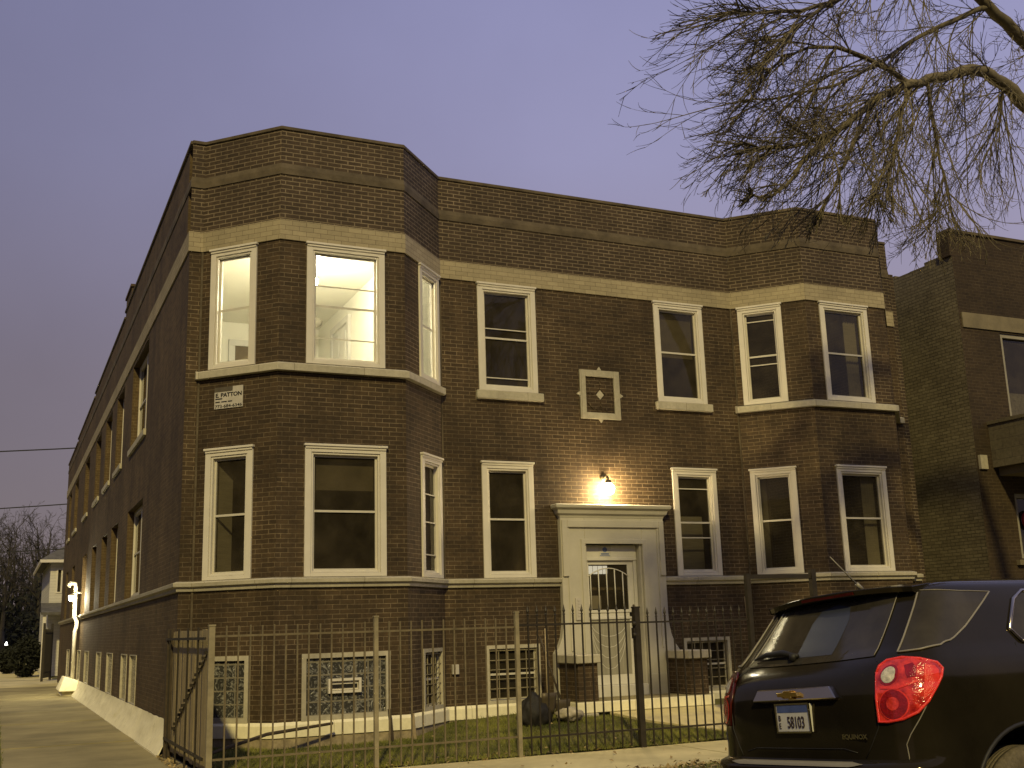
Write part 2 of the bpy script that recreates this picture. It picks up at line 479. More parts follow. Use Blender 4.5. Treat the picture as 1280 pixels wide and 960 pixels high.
        if bevel:
            bv = o.modifiers.new('bevel', 'BEVEL'); bv.width = bevel; bv.segments = 1; bv.limit_method = 'ANGLE'
        return o

def tag(o, label=None, cat=None, group=None, kind=None):
    if label: o['label'] = label
    if cat: o['category'] = cat
    if group: o['group'] = group
    if kind: o['kind'] = kind
    return o

def thing(name, loc, label, cat, group=None):
    o = bpy.data.objects.new(name, None)
    COL.objects.link(o)
    o.location = loc
    o.empty_display_size = .2
    WL[o.name] = tuple(loc)
    return tag(o, label, cat, group)

def dup(o, loc, label=None):
    c = o.copy(); COL.objects.link(c); c.location = loc
    if label: c['label'] = label
    for ch in o.children:
        k = ch.copy(); COL.objects.link(k); k.parent = c
        for g in ch.children:
            q = g.copy(); COL.objects.link(q); q.parent = k
    return c

def text_to(mb, body, size, org, xd, yd, depth=.002, align='LEFT', bold=0.0, sx=1.0):
    cu = bpy.data.curves.new('lettering', 'FONT')
    cu.body = body; cu.size = size; cu.extrude = depth; cu.align_x = align; cu.offset = bold
    ob = bpy.data.objects.new('lettering', cu)
    COL.objects.link(ob)
    me = bpy.data.meshes.new_from_object(ob.evaluated_get(bpy.context.evaluated_depsgraph_get()))
    xd = Vector(xd).normalized(); yd = Vector(yd).normalized(); zd = xd.cross(yd); org = Vector(org)
    mb.add([org + xd * v.co.x * sx + yd * v.co.y + zd * v.co.z for v in me.vertices], [tuple(p.vertices) for p in me.polygons])
    bpy.data.objects.remove(ob); bpy.data.curves.remove(cu); bpy.data.meshes.remove(me)
    return mb

def wallframe(P0, P1):
    P0 = Vector((P0[0], P0[1], 0)); P1 = Vector((P1[0], P1[1], 0))
    d = (P1 - P0).normalized(); n = Vector((d.y, -d.x, 0))
    def w(s_, o_, z_):
        q = P0 + d * s_ + n * o_
        return (q.x, q.y, z_)
    w.length = (P1 - P0).length; w.d = d; w.n = n; w.P0 = P0
    return w

def wall_with_holes(mb, w, z0, z1, holes, reveal=.12, s0=0, s1=None):
    s1 = w.length if s1 is None else s1
    ss = sorted(set([s0, s1] + [round(v, 4) for h in holes for v in h[:2]]))
    zs = sorted(set([z0, z1] + [round(v, 4) for h in holes for v in h[2:4]]))
    for i in range(len(ss) - 1):
        for j in range(len(zs) - 1):
            cs, cz = (ss[i] + ss[i + 1]) / 2, (zs[j] + zs[j + 1]) / 2
            if any(h[0] < cs < h[1] and h[2] < cz < h[3] for h in holes): continue
            mb.quad(w(ss[i], 0, zs[j]), w(ss[i + 1], 0, zs[j]), w(ss[i + 1], 0, zs[j + 1]), w(ss[i], 0, zs[j + 1]))
    for h in holes:
        a, b, c, d = h[:4]; r = -(h[4] if len(h) > 4 else reveal)
        mb.quad(w(a, 0, c), w(a, 0, d), w(a, r, d), w(a, r, c))
        mb.quad(w(b, 0, d), w(b, 0, c), w(b, r, c), w(b, r, d))
        mb.quad(w(a, 0, d), w(b, 0, d), w(b, r, d), w(a, r, d))
        mb.quad(w(b, 0, c), w(a, 0, c), w(a, r, c), w(b, r, c))

# ------------------------------------------------------------------ the ground and paved surfaces
def sheet(name, x0, x1, y0, y1, z, mat, nx=1, ny=1, zf=None, kind='structure'):
    mb = MB()
    for j in range(ny + 1):
        for i in range(nx + 1):
            x = x0 + (x1 - x0) * i / nx; y = y0 + (y1 - y0) * j / ny
            mb.v.append((x, y, zf(x, y) if zf else z))
    for j in range(ny):
        for i in range(nx):
            a = j * (nx + 1) + i
            mb.f.append((a, a + 1, a + nx + 2, a + nx + 1))
    return tag(mb.build(name, mat, smooth=True), kind=kind)

def road_z(x, y): return .195 - .0054 * y * y
sheet('ground', -500, 500, -300, 700, -.30, 'dirt')
sheet('road', -90, 120, -6.5, 6.5, 0, 'asphalt', 1, 26, road_z)
mb = MB()
mb.prism([(-90, y, z) for y, z in ((6.5, -.2), (6.5, .075), (6.53, .10), (6.66, .10), (6.66, -.2))],
         [(120, y, z) for y, z in ((6.5, -.2), (6.5, .075), (6.53, .10), (6.66, .10), (6.66, -.2))])
tag(mb.build('kerb', 'concrete'), kind='structure')
def park_z(x, y): return .085 - .10 * (y - 6.66) / 4.84 + .02 * noise.noise(Vector((x * .6, y * .6, 0)))
sheet('parkway', .17 + 2.2, 60, 6.66, 11.5, 0, 'soil', 90, 8, park_z)
sheet('left_verge', -40, .17, 6.66, 46, 0, 'soil', 60, 60, lambda x, y: -.015 + .02 * noise.noise(Vector((x * .6, y * .6, 0))) + .09 * max(0, 1 - (y - 6.66) / 5))
sheet('left_yard', -300, -40, 6.66, 46, -.02, 'soil')
# pavement slabs with open joints
def slabs(name, x0, x1, y0, y1, step, along, mat, zf, gap=.010, seed=1):
    rnd = random.Random(seed); mb = MB()
    a0, a1 = (x0, x1) if along == 'x' else (y0, y1)
    n = max(1, round((a1 - a0) / step))
    for i in range(n):
        p0 = a0 + (a1 - a0) * i / n + gap / 2; p1 = a0 + (a1 - a0) * (i + 1) / n - gap / 2
        dz = rnd.uniform(-.006, .006)
        xa, xb, ya, yb = (p0, p1, y0, y1) if along == 'x' else (x0, x1, p0, p1)
        pts = [(xa, ya), (xb, ya), (xb, yb), (xa, yb)]
        mb.hexa([(x, y, zf(x, y) - .12) for x, y in pts] + [(x, y, zf(x, y) + dz) for x, y in pts])
    jm = MB()
    for i in range(1, n):
        p = a0 + (a1 - a0) * i / n
        if along == 'x': jm.box(p - gap / 2, p + gap / 2, y0, y1, -.1, zf(p, y0) - .007)
        else: jm.box(x0, x1, p - gap / 2, p + gap / 2, -.1, zf(x0, p) - .007)
    tag(jm.build(name + '_joints', 'asphalt'), kind='structure')
    return tag(mb.build(name, mat), kind='structure')
slabs('pavement', 2.36, 60, 11.52, 13.43, 1.5, 'x', 'concrete', lambda x, y: .0)
slabs('side_walkway', .17, 2.352, 6.7, 46.0, 1.9, 'y', 'walk', lambda x, y: -.002 + .09 * max(0, 1 - (y - 6.66) / 5), seed=3)
sheet('alley', -60, 60, 46, 55, -.03, 'concrete')
sheet('far_walkway', .1, 2.4, 55.0, 110, -.02, 'concrete')
sheet('far_lawn', -60, .1, 55.0, 110, -.03, 'soil')
sheet('far_lot', 2.4, 60, 55.0, 110, -.03, 'soil')
def sstep(a, b, x):
    t = max(0, min(1, (x - a) / (b - a))); return t * t * (3 - 2 * t)
def yard_z(x, y): return .02 + (y - 13.43) * (.028 + .052 * sstep(4.5, 8.5, x)) + .018 * noise.noise(Vector((x * .9, y * .9, 3)))
sheet('front_yard', 2.36, 17.5, 13.43, 16.9, 0, 'soil', 60, 16, yard_z)
# walk from the side gate to the stoop
mb = MB()
pts = [(9.95, 13.45), (11.0, 13.45), (11.15, 15.95), (8.9, 15.95), (9.1, 15.0)]
mb.prism([(x, y, -.1) for x, y in pts], [(x, y, .03 + (y - 13.43) * .092) for x, y in pts])
tag(mb.build('stoop_walk', 'concrete'), kind='structure')

# ------------------------------------------------------------------ apartment building
WX0, WX1, WY, WB, WD = 2.35, 16.5, 16.8, 15.8, 50.0
PATH = [(WX0, WD), (WX0, WY), (2.55, WY), (3.53, WB), (5.50, WB), (6.47, WY), (12.42, WY), (13.40, WB), (15.32, WB), (16.30, WY), (WX1, WY), (WX1, WD)]
bld = thing('apartment_building', (9.4, 16.8, 0), 'dark brick two-storey apartment building with two angled bays and white window frames', 'apartment building')
SEG = [wallframe(PATH[i], PATH[i + 1]) for i in range(len(PATH) - 1)]
side, pilA, la, bf, ra, main, rla, rbf, rra, pilB, rside = SEG
LO, UP, BS = (2.41, 4.315), (5.545, 7.425), (.43, 1.34)
# (frame, s0, s1, z0, z1, kind, rails as fractions from the top, glass, backing)
WIN = [
    (la, .176, 1.0, *UP, 'cased', [.5], 'litglass', None), (bf, .405, 1.635, *UP, 'cased', [.31, .5, .80], 'litglass', None), (ra, .52, 1.30, *UP, 'cased', [.5], 'litglass', None),
    (la, .176, 1.0, *LO, 'cased', [.5], 'glass', 'jambreflect'), (bf, .405, 1.64, *LO, 'cased', [.49], 'glass', 'rollerblind'), (ra, .52, 1.30, *LO, 'cased', [.28, .54, .84], 'glass', 'blind'),
    (main, .68, 1.78, *UP, 'cased', [.39, .49, .91], 'glass', None), (main, 4.21, 5.27, *UP, 'cased', [.485], 'glass', 'rollerlow'),
    (main, .685, 1.63, *LO, 'cased', [.48], 'glass', None), (main, 4.40, 5.34, *LO, 'cased', [.13, .49, .65], 'glass', 'curtainlow'),
    (rla, .13, .95, *UP, 'cased', [.09, .5, .60], 'glass', None), (rbf, .31, 1.455, *UP, 'cased', [.5], 'glass', 'curtainside'), 
    (rla, .14, .97, *LO, 'cased', [.48], 'glass', 'jambreflect'), (rbf, .36, 1.51, *LO, 'cased', [.48], 'glass', 'curtainside'), 
    (la, .32, .99, *BS, 'block', [], 'block', None), (bf, .39, 1.69, *BS, 'block', [], 'block', 'mail'), (ra, .53, 1.29, *BS, 'barred', [.5], 'glass', None),
    (main, .685, 1.65, *BS, 'barred', [.5], 'glass', None), (main, 4.44, 5.40, *BS, 'barred', [.5], 'glass', None),
    (rla, .3, .98, *BS, 'barred', [.5], 'glass', None), (rbf, .35, 1.5, *BS, 'barred', [.5], 'glass', None),
]
for a, b in ((21.8, 24.5), (26.5, 28.2), (29.3, 30.9), (32.6, 34.2), (36.2, 38.0), (42.0, 43.6), (46.0, 47.4)):
    WIN.append((side, WD - b, WD - a, 2.42, 4.22, 'recess', [.5], 'glass', None))
for a, b in ((21.8, 24.6), (26.4, 28.1), (29.4, 31.2), (32.7, 34.5), (37.0, 39.0), (42.3, 44.3), (46.5, 48.0)):
    WIN.append((side, WD - b, WD - a, 5.53, 7.36, 'recess', [.5], 'glass', 'sill'))
for a, b in ((21.75, 22.85), (23.4, 24.5), (26.4, 27.8), (29.4, 30.8), (33.4, 35.0), (36.8, 38.2), (42.5, 44.0)):
    WIN.append((side, WD - b, WD - a, .44, 1.33, 'sideblock', [], 'blockdark', None))
DOOR = (8.985 - 6.47, 10.115 - 6.47, .43, 2.975)

wall_m, wall_s = MB(), MB()
for w in SEG:
    holes = []
    for q in WIN:
        if q[0] is not w: continue
        k = q[5]
        m_ = .03 if k == 'cased' else (0.0 if k == 'recess' else .012)
        holes.append((q[1] + m_, q[2] - m_, q[3] + m_, q[4] - m_, .19 if k == 'recess' else .10))
    if w is main: holes.append((*DOOR, .16))
    wall_with_holes(wall_s if w is side else wall_m, w, 0.0, 7.45, holes)
wall_m.build('wall', 'brick', bld)
wall_s.build('wall', 'brick_side', bld)
# upper brickwork, cream band, courses
fp = PATH[1:11]                     # front part of the path
par = MB()
for w in SEG[1:10]:
    wall_with_holes(par, w, 7.70, 9.24, [])
# slightly proud soldier course under the ledge
par.build('parapet', 'brick_upper', bld)
# the parapet behind, seen from the side and the back
sp = MB()
steps = [(16.8, 27.0, 9.24), (27.0, 36.0, 9.10), (36.0, 44.0, 8.98), (44.0, 50.0, 8.86)]
for a, b, z in steps:
    sp.box(WX0, WX0 + .3, a + (.0 if a > 16.9 else .31), b, 7.70, z)
sp.build('side_parapet', 'brick_side', bld)
sp = MB()
for a, b, z in steps: sp.box(WX1 - .3, WX1, a + (.0 if a > 16.9 else .31), b, 7.0, z - .4)
sp.build('side_parapet', 'brick_side', bld)
bk = MB()                            # inner faces of the front parapet
inner = [(x, y + .3) for x, y in fp]
bk.quad(*[(x, y, z) for x, y, z in ((WX0 + .3, WY + .3, 7.7), (WX1 - .3, WY + .3, 7.7), (WX1 - .3, WY + .3, 9.2), (WX0 + .3, WY + .3, 9.2))])
bk.build('parapet_back', 'brick_side', bld)
cp = MB()
cp.sweep(fp, [(-.30, 9.23), (.022, 9.23), (.022, 9.285), (-.05, 9.315), (-.30, 9.30)])
for a, b, z in steps:
    cp.box(WX0 - .03, WX0 + .33, a + (.002 if a > 16.9 else .04), b, z, z + .06)
cp.build('coping', 'ledge', bld, bevel=.008)
lg = MB()
lg.sweep([PATH[0]] + fp, [(-.02, 8.50), (.014, 8.50), (.016, 8.60), (.0, 8.68), (-.02, 8.68)])
lg.build('string_course', 'ledge', bld)
cb = MB()
cb.sweep([PATH[0]] + fp, [(-.02, 7.445), (.022, 7.445), (.022, 7.765), (-.02, 7.765)])
cb.build('cream_band', 'cream', bld, uvoff=(0, 7.445))
wt = MB()
wtp = [(-.02, 2.255), (.035, 2.262), (.045, 2.315), (.085, 2.330), (.090, 2.385), (.03, 2.405), (-.02, 2.405)]
jl, jr = 8.535, 10.565
wt.sweep(PATH[0:6] + [(jl, WY)], wtp)
wt.sweep([(jr, WY)] + PATH[6:11], wtp)
wt.build('water_table', 'stone', bld, bevel=.004)
slp = [(-.03, 5.405), (.085, 5.405), (.085, 5.515), (.0, 5.545), (-.03, 5.545)]
si = MB()
si.sweep([(2.49, WY + .0), (2.55, WY), (3.53, WB), (5.50, WB), (6.47, WY), (6.52, WY)], slp)
si.build('sill_course', 'stone', bld, bevel=.006)
si = MB()
si.sweep([(12.37, WY), (12.42, WY), (13.40, WB), (15.32, WB), (16.30, WY), (16.45, WY)], slp)
si.build('sill_course', 'stone', bld, bevel=.006)
sb = MB()
sb.sweep(PATH[1:6] + [(8.35, WY)], [(-.02, .225), (.05, .225), (.05, .395), (.0, .435), (-.02, .435)])
sb.sweep([(10.75, WY)] + PATH[6:11], [(-.02, .225), (.05, .225), (.05, .395), (.0, .435), (-.02, .435)])
sb.build('base_course', 'whitestone', bld, bevel=.006)
fd = MB()
fd.sweep(PATH[1:6] + [(8.35, WY)], [(-.02, -.2), (.045, -.2), (.03, .22), (-.02, .22)])
fd.sweep([(10.75, WY)] + PATH[6:11], [(-.02, -.2), (.045, -.2), (.03, .22), (-.02, .22)])
fd.build('footing', 'rubble', bld)
# flared white footing along the side wall, roughly trowelled
sk = MB()
ny = 170
for j in range(ny + 1):
    y = WY + .02 + (44.0 - WY) * j / ny
    for i in range(7):
        t = i / 6
        x = WX0 - .015 - .20 * t ** 1.4 ; z = .445 - .47 * t
        nn = noise.noise(Vector((y * 2.2, t * 3, 1))) * .6 + noise.noise(Vector((y * 6, t * 7, 4))) * .4
        k = math.sin(math.pi * min(1, t * .9 + .1))
        sk.v.append((x + .085 * nn * k, y, z + .04 * nn * k))
for j in range(ny):
    for i in range(6):
        a = j * 7 + i
        sk.f.append((a, a + 1, a + 8, a + 7))
sk.f.append(tuple(range(7)))
sk.build('flared_footing', 'whitestone', bld, smooth=True)
# roof, floors and inner partitions
rf = MB(); rf.box(WX0 + .3, WX1 - .3, WY + .3, WD, 7.90, 8.0)
rf.hexa([(2.8, WY - .05, 7.9), (3.6, WB + .25, 7.9), (5.4, WB + .25, 7.9), (6.3, WY + .3, 7.9), (2.8, WY - .05, 8.0), (3.6, WB + .25, 8.0), (5.4, WB + .25, 8.0), (6.3, WY + .3, 8.0)])
rf.hexa([(12.6, WY + .3, 7.9), (13.5, WB + .25, 7.9), (15.2, WB + .25, 7.9), (16.1, WY + .3, 7.9), (12.6, WY + .3, 8.0), (13.5, WB + .25, 8.0), (15.2, WB + .25, 8.0), (16.1, WY + .3, 8.0)])
rf.build('roof', 'roof', bld)
it = MB()
def floorplate(z0, z1):
    ins = [(WX0 + .02, WD - .1), (WX0 + .02, WY + .02), (2.58, WY + .02), (3.54, WB + .02), (5.49, WB + .02), (6.44, WY + .34), (12.45, WY + .34), (13.41, WB + .02), (15.31, WB + .02), (16.27, WY + .02), (WX1 - .02, WY + .02), (WX1 - .02, WD - .1)]
    it.prism([(x, y, z0) for x, y in ins], [(x, y, z1) for x, y in ins])
floorplate(2.20, 2.25); floorplate(5.15, 5.20)
it.box(WX0 + .1, WX1 - .1, 21.2, 21.25, .1, 7.88)          # back partition
it.box(6.60, 6.65, WY + .2, 21.18, .1, 7.88); it.box(12.25, 12.30, WY + .2, 21.18, .1, 7.88)
it.box(8.60, 8.65, WY + .2, 21.18, .1, 7.88); it.box(10.75, 10.80, WY + .2, 21.18, .1, 7.88)
it.box(2.95, 3.0, 21.27, WD - .2, .1, 7.88)
it.quad((WX0, WD, 0), (WX1, WD, 0), (WX1, WD, 8.8), (WX0, WD, 8.8))
it.build('interior_partition', 'interior', bld)
# the lit room of the left bay
rm = MB()
def rq(*p): rm.quad(*p)
z0, z1, zb = 5.32, 7.52, 20.9
plan = [(2.52, 20.9), (2.52, WY + .06), (2.62, WY + .06), (3.56, WB + .10), (5.47, WB + .10), (6.40, WY + .06), (6.0, WY + .10), (5.46, WY + .12), (5.46, 20.9)]
rm.prism([(x, y, z1 + .001) for x, y in plan], [(x, y, z1 + .03) for x, y in plan])
rm.prism([(x, y, z0 - .03) for x, y in plan], [(x, y, z0) for x, y in plan])
rq((2.52, 20.9, z0), (5.46, 20.9, z0), (5.46, 20.9, z1), (2.52, 20.9, z1))
rq((2.52, 20.9, z0), (2.52, 20.9, z1), (2.52, WY + .1, z1), (2.52, WY + .1, z0))
rq((5.46, 20.9, z0), (5.46, 20.9, z1), (5.46, WY + .12, z1), (5.46, WY + .12, z0))
rq((5.46, WY + .12, z0), (6.40, WY + .12, z0), (6.40, WY + .12, z1), (5.46, WY + .12, z1))
for wv, holes in ((la, [(.2, .98, 5.56, 7.4)]), (bf, [(.43, 1.61, 5.56, 7.4)]), (ra, [(.54, 1.28, 5.56, 7.4)])):
    tmp = MB()
    off = (lambda ww: (lambda s_, o_, z_: ww(s_, o_ - .085, z_)))(wv)
    off.length = wv.length
    wall_with_holes(rm, off, z0, z1, holes, reveal=.02, s0=.05, s1=wv.length - .05)
rm.build('lit_room', 'room', bld)
tr = MB()                             # door casings and cornice inside the room
tr.box(5.40, 5.455, 18.62, 18.74, z0, 7.10); tr.box(5.40, 5.455, 19.72, 19.84, z0, 7.10); tr.box(5.40, 5.455, 18.62, 19.84, 7.102, 7.22)
tr.box(5.43, 5.455, 18.742, 19.718, z0, 7.098)
tr.box(5.415, 5.43, 18.86, 19.22, 6.2, 6.98); tr.box(5.415, 5.43, 19.30, 19.62, 6.2, 6.98)
tr.build('room_trim', 'doorwhite', bld)
tr = MB()
tr.box(3.70, 3.82, 20.84, 20.895, z0, 7.05); tr.box(4.62, 4.74, 20.84, 20.895, z0, 7.05); tr.box(3.70, 4.74, 20.84, 20.895, 7.052, 7.17)
tr.build('room_trim', 'doorwhite', bld)
dk = MB(); dk.box(3.822, 4.618, 20.86, 20.893, z0, 7.05); dk.build('dark_doorway', 'interior', bld)

# windows: frame (the part) > sash, pane and what the pane shows
def make_window(q, i):
    w, s0, s1, z0, z1, kind, rails, gm, back = q
    f = MB()
    if kind == 'cased':
        f.wframe(w, s0, s1, z0, z1, .095, -.05, .030, tb=.055, tt=.10)
        f.wframe(w, s0 + .097, s1 - .097, z0 + .057, z1 - .102, .030, -.085, .012)
        f.wbox(w, s0 - .018, s1 + .018, -.02, .062, z1 - .012, z1 + .022)
        f.wbox(w, s0 + .002, s1 - .002, -.02, .045, z1 - .048, z1 - .013)
        g0, g1, h0, h1, o = s0 + .125, s1 - .125, z0 + .085, z1 - .13, -.06
        wn_ = f.build('window', 'white', bld, bevel=.004)
    elif kind == 'recess':
        f.wframe(w, s0 + .002, s1 - .002, z0 + .002, z1 - .002, .075, -.19, -.13)
        n = 2 if s1 - s0 > 2 else 1
        if n == 2: f.wbox(w, (s0 + s1) / 2 - .06, (s0 + s1) / 2 + .06, -.19, -.135, z0 + .075, z1 - .075)
        g0, g1, h0, h1, o = s0 + .075, s1 - .075, z0 + .075, z1 - .075, -.17
        wn_ = f.build('window', 'white', bld)
    elif kind == 'barred':
        f.wframe(w, s0, s1, z0, z1, .055, -.09, .012)
        g0, g1, h0, h1, o = s0 + .055, s1 - .055, z0 + .055, z1 - .055, -.075
        wn_ = f.build('window', 'stone', bld)
        b = MB()
        n = max(3, round((g1 - g0) / .16))
        for k in range(n + 1):
            s_ = g0 + .02 + (g1 - g0 - .04) * k / n
            b.wbox(w, s_ - .006, s_ + .006, -.040, -.028, h0, h1)
        for k in range(6):
            z_ = h0 + .03 + (h1 - h0 - .06) * k / 5
            b.wbox(w, g0, g1, -.027, -.019, z_ - .006, z_ + .006)
        b.build('security_grille', 'postgrey', wn_)
    else:
        t = .065 if kind == 'block' else .02
        f.wframe(w, s0, s1, z0, z1, t, -.09, .014)
        g0, g1, h0, h1, o = s0 + t, s1 - t, z0 + t, z1 - t, -.03
        wn_ = f.build('window', 'stone', bld)
    # glazing
    p = MB()
    if kind in ('block', 'sideblock'):
        p.wbox(w, g0, g1, o - .05, o, h0, h1)
        d_ = w.d; u0_ = Vector(w(g0, 0, 0)).dot(d_)
        p.build('glass_blocks', gm, wn_, uvoff=(u0_, h0))
        if back == 'mail':
            mbx = MB(); c = (g0 + g1) / 2 - .03
            mbx.wframe(w, c - .24, c + .24, .785, .985, .035, -.03, .03)
            mbx.wbox(w, c - .20, c + .20, -.028, -.012, .825, .945)
            ms = mbx.build('mail_slot', 'white', wn_)
            fl = MB(); fl.wbox(w, c - .185, c + .185, -.011, .004, .855, .905); fl.build('slot_flap', 'ink', wn_)
        return
    p.quad(w(g0, o, h0), w(g1, o, h0), w(g1, o, h1), w(g0, o, h1))
    p.build('pane', gm, wn_)
    s_ = MB()
    t = .032
    zm = h1 - (h1 - h0) * .5
    s_.wframe(w, g0, g1, h0, h1, t, o - .02, o + .018)
    for r_ in rails:
        z_ = h1 - (h1 - h0) * r_
        hh = .016 if (len(rails) == 1 or abs(r_ - .5) < .02) else .009
        s_.wbox(w, g0 + t, g1 - t, o + .003, o + .024, z_ - hh, z_ + hh)
    s_.build('sash', 'sashwhite', wn_)
    if back == 'blind':
        b = MB(); b.quad(w(g0, o - .08, h0), w(g1, o - .08, h0), w(g1, o - .08, h1), w(g0, o - .08, h1)); b.build('blind', 'blind', wn_)
    if back == 'curtainlow':
        b = MB(); b.quad(w(g0 + .12, o - .25, h0), w(g1 - .02, o - .25, h0), w(g1 - .02, o - .25, h0 + 1.0), w(g0 + .12, o - .25, h0 + 1.0)); b.build('curtain', 'blind', wn_)
    if back == 'curtainside':
        b = MB(); n = 10
        for k in range(n):
            a = g1 - .30 + .30 * k / n; c = g1 - .30 + .30 * (k + 1) / n
            oa, oc = o - .14 + .03 * (k % 2), o - .14 + .03 * ((k + 1) % 2)
            b.quad(w(a, oa, h0), w(c, oc, h0), w(c, oc, h1), w(a, oa, h1))
        b.build('curtain', 'blind', wn_)
    if back in ('rollerblind', 'rollerlow'):
        k_ = .30 if back == 'rollerblind' else .52
        b = MB(); b.quad(w(g0 + .02, o - .10, h1 - (h1 - h0) * k_), w(g1 - .02, o - .10, h1 - (h1 - h0) * k_), w(g1 - .02, o - .10, h1), w(g0 + .02, o - .10, h1)); b.build('roller_blind', 'dimblind', wn_)
    if back == 'jambreflect':
        b = MB(); b.quad(w(g0 + .03, o - .05, h0), w(g0 + .10, o - .30, h0), w(g0 + .10, o - .30, h1), w(g0 + .03, o - .05, h1)); b.build('jamb_reflection', 'blind', wn_)  # pale strip behind the pane, painted as the jamb's reflection
    if back == 'sill':
        b = MB(); b.wbox(w, s0 - .05, s1 + .05, -.15, .05, z0 - .12, z0 - .003); b.build('sill', 'stone', wn_)
    if w is main and z0 > 5:
        b = MB(); b.wbox(w, s0 - .06, s1 + .085, -.05, .075, 5.395, 5.535); b.build('sill', 'stone', wn_, bevel=.008)
for i, q in enumerate(WIN):
    make_window(q, i)

# brick medallion over the door
md = MB()
md.wframe(main, 9.07 - 6.47, 9.87 - 6.47, 5.15, 6.03, .115, -.02, .035)
c0 = main.P0.x
for px_, pz_, dx, dz in ((9.47, 6.03, 0, 1), (9.47, 5.15, 0, -1), (9.07, 5.59, -1, 0), (9.87, 5.59, 1, 0)):
    a = [(px_ - .045 * abs(dz), WY - .033, pz_ - .045 * abs(dx)), (px_ + .045 * abs(dz), WY - .033, pz_ + .045 * abs(dx)), (px_ + dx * .07, WY - .033, pz_ + dz * .07)]
    md.prism(a, [(x, WY + .01, z) for x, y, z in a])
mo = md.build('medallion', 'stone', bld, bevel=.006)
dm = MB()
a = [(9.47 - .075, WY - .02, 5.59), (9.47, WY - .02, 5.59 - .085), (9.47 + .075, WY - .02, 5.59), (9.47, WY - .02, 5.59 + .085)]
dm.prism(a, [(x, WY + .01, z) for x, y, z in a]); dm.build('diamond', 'stone', mo)
dg = MB()
for k in range(1, 5):                # diagonal brick courses inside the frame
    r_ = .085 + .072 * k
    for sx in (-1, 1):
        for sz in (-1, 1):
            p0 = Vector((9.47 + sx * r_, WY, 5.59)); p1 = Vector((9.47, WY, 5.59 + sz * r_))
            d = (p1 - p0).normalized(); nrm = Vector((d.z, 0, -d.x))
            lim = .27
            q0 = p0.lerp(p1, .06); q1 = p0.lerp(p1, .94)
            if max(abs(q0.x - 9.47), abs(q1.z - 5.59)) > lim:
                q0 = p0.lerp(p1, max(.06, (r_ - lim) / r_)); q1 = p0.lerp(p1, min(.94, lim / r_))
            hw = nrm * .027
            a = [q0 - hw, q1 - hw, q1 + hw, q0 + hw]
            dg.prism([(v.x, WY - .014, v.z) for v in a], [(v.x, WY + .01, v.z) for v in a])
dg.build('diagonal_brickwork', 'brick', mo)

# door surround
ds = MB()
cx_ = 9.55
def jamb(sgn):
    def X(v): return cx_ + sgn * v
    out = [(1.015, 3.40), (1.015, 1.78), (1.025, 1.6), (1.06, 1.42), (1.12, 1.28), (1.20, 1.17), (1.20, .42), (.56, .42), (.56, 3.40)]
    if sgn > 0: out = out[::-1]
    ds.prism([(X(x), WY - .10, z) for x, z in out], [(X(x), WY + .02, z) for x, z in out])
    # stepped mouldings
    a, b = sorted((X(.90), X(1.00))); ds.box(a, b, WY - .135, WY - .098, 2.42, 3.36)
    a, b = sorted((X(.86), X(.90))); ds.box(a, b, WY - .118, WY - .097, 1.2, 3.30)
    a, b = sorted((X(.56), X(.64))); ds.box(a, b, WY - .120, WY - .099, .50, 3.04)
    a, b = sorted((X(.56), X(.90))); ds.box(a, b, WY - .130, WY - .101, .42, .78)
    a, b = sorted((X(.52), X(.557))); ds.box(a, b, WY - .07, WY + .15, .46, 2.98)
for s_ in (-1, 1): jamb(s_)
ds.box(cx_ - .558, cx_ + .558, WY - .10, WY + .02, 2.97, 3.40)
ds.box(cx_ - .898, cx_ + .898, WY - .137, WY - .101, 3.24, 3.36)
ds.box(cx_ - .64, cx_ + .64, WY - .122, WY - .102, 2.962, 3.045)
ds.sweep([(cx_ - 1.02, WY + .02), (cx_ - 1.02, WY - .10), (cx_ + 1.02, WY - .10), (cx_ + 1.02, WY + .02)],
         [(-.01, 3.40), (.0, 3.40), (.012, 3.44), (.05, 3.47), (.065, 3.53), (.11, 3.565), (.12, 3.615), (.10, 3.63), (-.01, 3.63)])
ds.box(cx_ - 1.02, cx_ + 1.02, WY - .105, WY + .02, 3.41, 3.632)
ds.build('door_surround', 'surround', bld, bevel=.006)
dr = MB()
YD = WY + .07
dl, dr_ = 9.04, 10.00
dr.box(8.985, dl, YD - .03, YD + .06, .62, 2.74); dr.box(dr_, 10.06, YD - .03, YD + .06, .62, 2.74)
dr.box(8.985, 10.06, YD - .035, YD + .06, 2.72, 2.95)
dr.box(8.985, 10.06, YD - .045, YD + .02, 2.690, 2.735)
dr.box(dl, dr_, YD, YD + .035, .62, .78); dr.box(dl, dr_, YD, YD + .035, 1.70, 1.86); dr.box(dl, dr_, YD, YD + .035, 2.62, 2.69)
dr.box(dl, dl + .09, YD, YD + .034, .78, 2.62); dr.box(dr_ - .11, dr_, YD, YD + .034, .78, 2.62)
dr.box(dl + .02, dr_ - .02, YD - .015, YD + .002, 1.81, 1.86); dr.box(dl + .02, dr_ - .02, YD - .015, YD + .002, 1.70, 1.74)
dr.box(dl + .09, dr_ - .11, YD + .015, YD + .03, .78, 1.70)
dr.box(8.95, 10.10, WY - .10, YD + .10, .44, .618)
door = dr.build('door', 'doorwhite', bld, bevel=.004)
gr = MB()
zc, zt = 2.42, .14
for k in range(5):
    x = dl + .12 + .158 * k; u = (x - (dl + dr_ - .02) / 2) / .40
    gr.tube([(x, YD + .006, 1.86), (x, YD + .006, zc + zt * (1 - u * u))], .010, 6)
gr.tube([((dl + dr_ - .02) / 2 + .40 * u, YD + .004, zc + zt * (1 - u * u)) for u in [-1 + .2 * i for i in range(11)]], .010, 6)
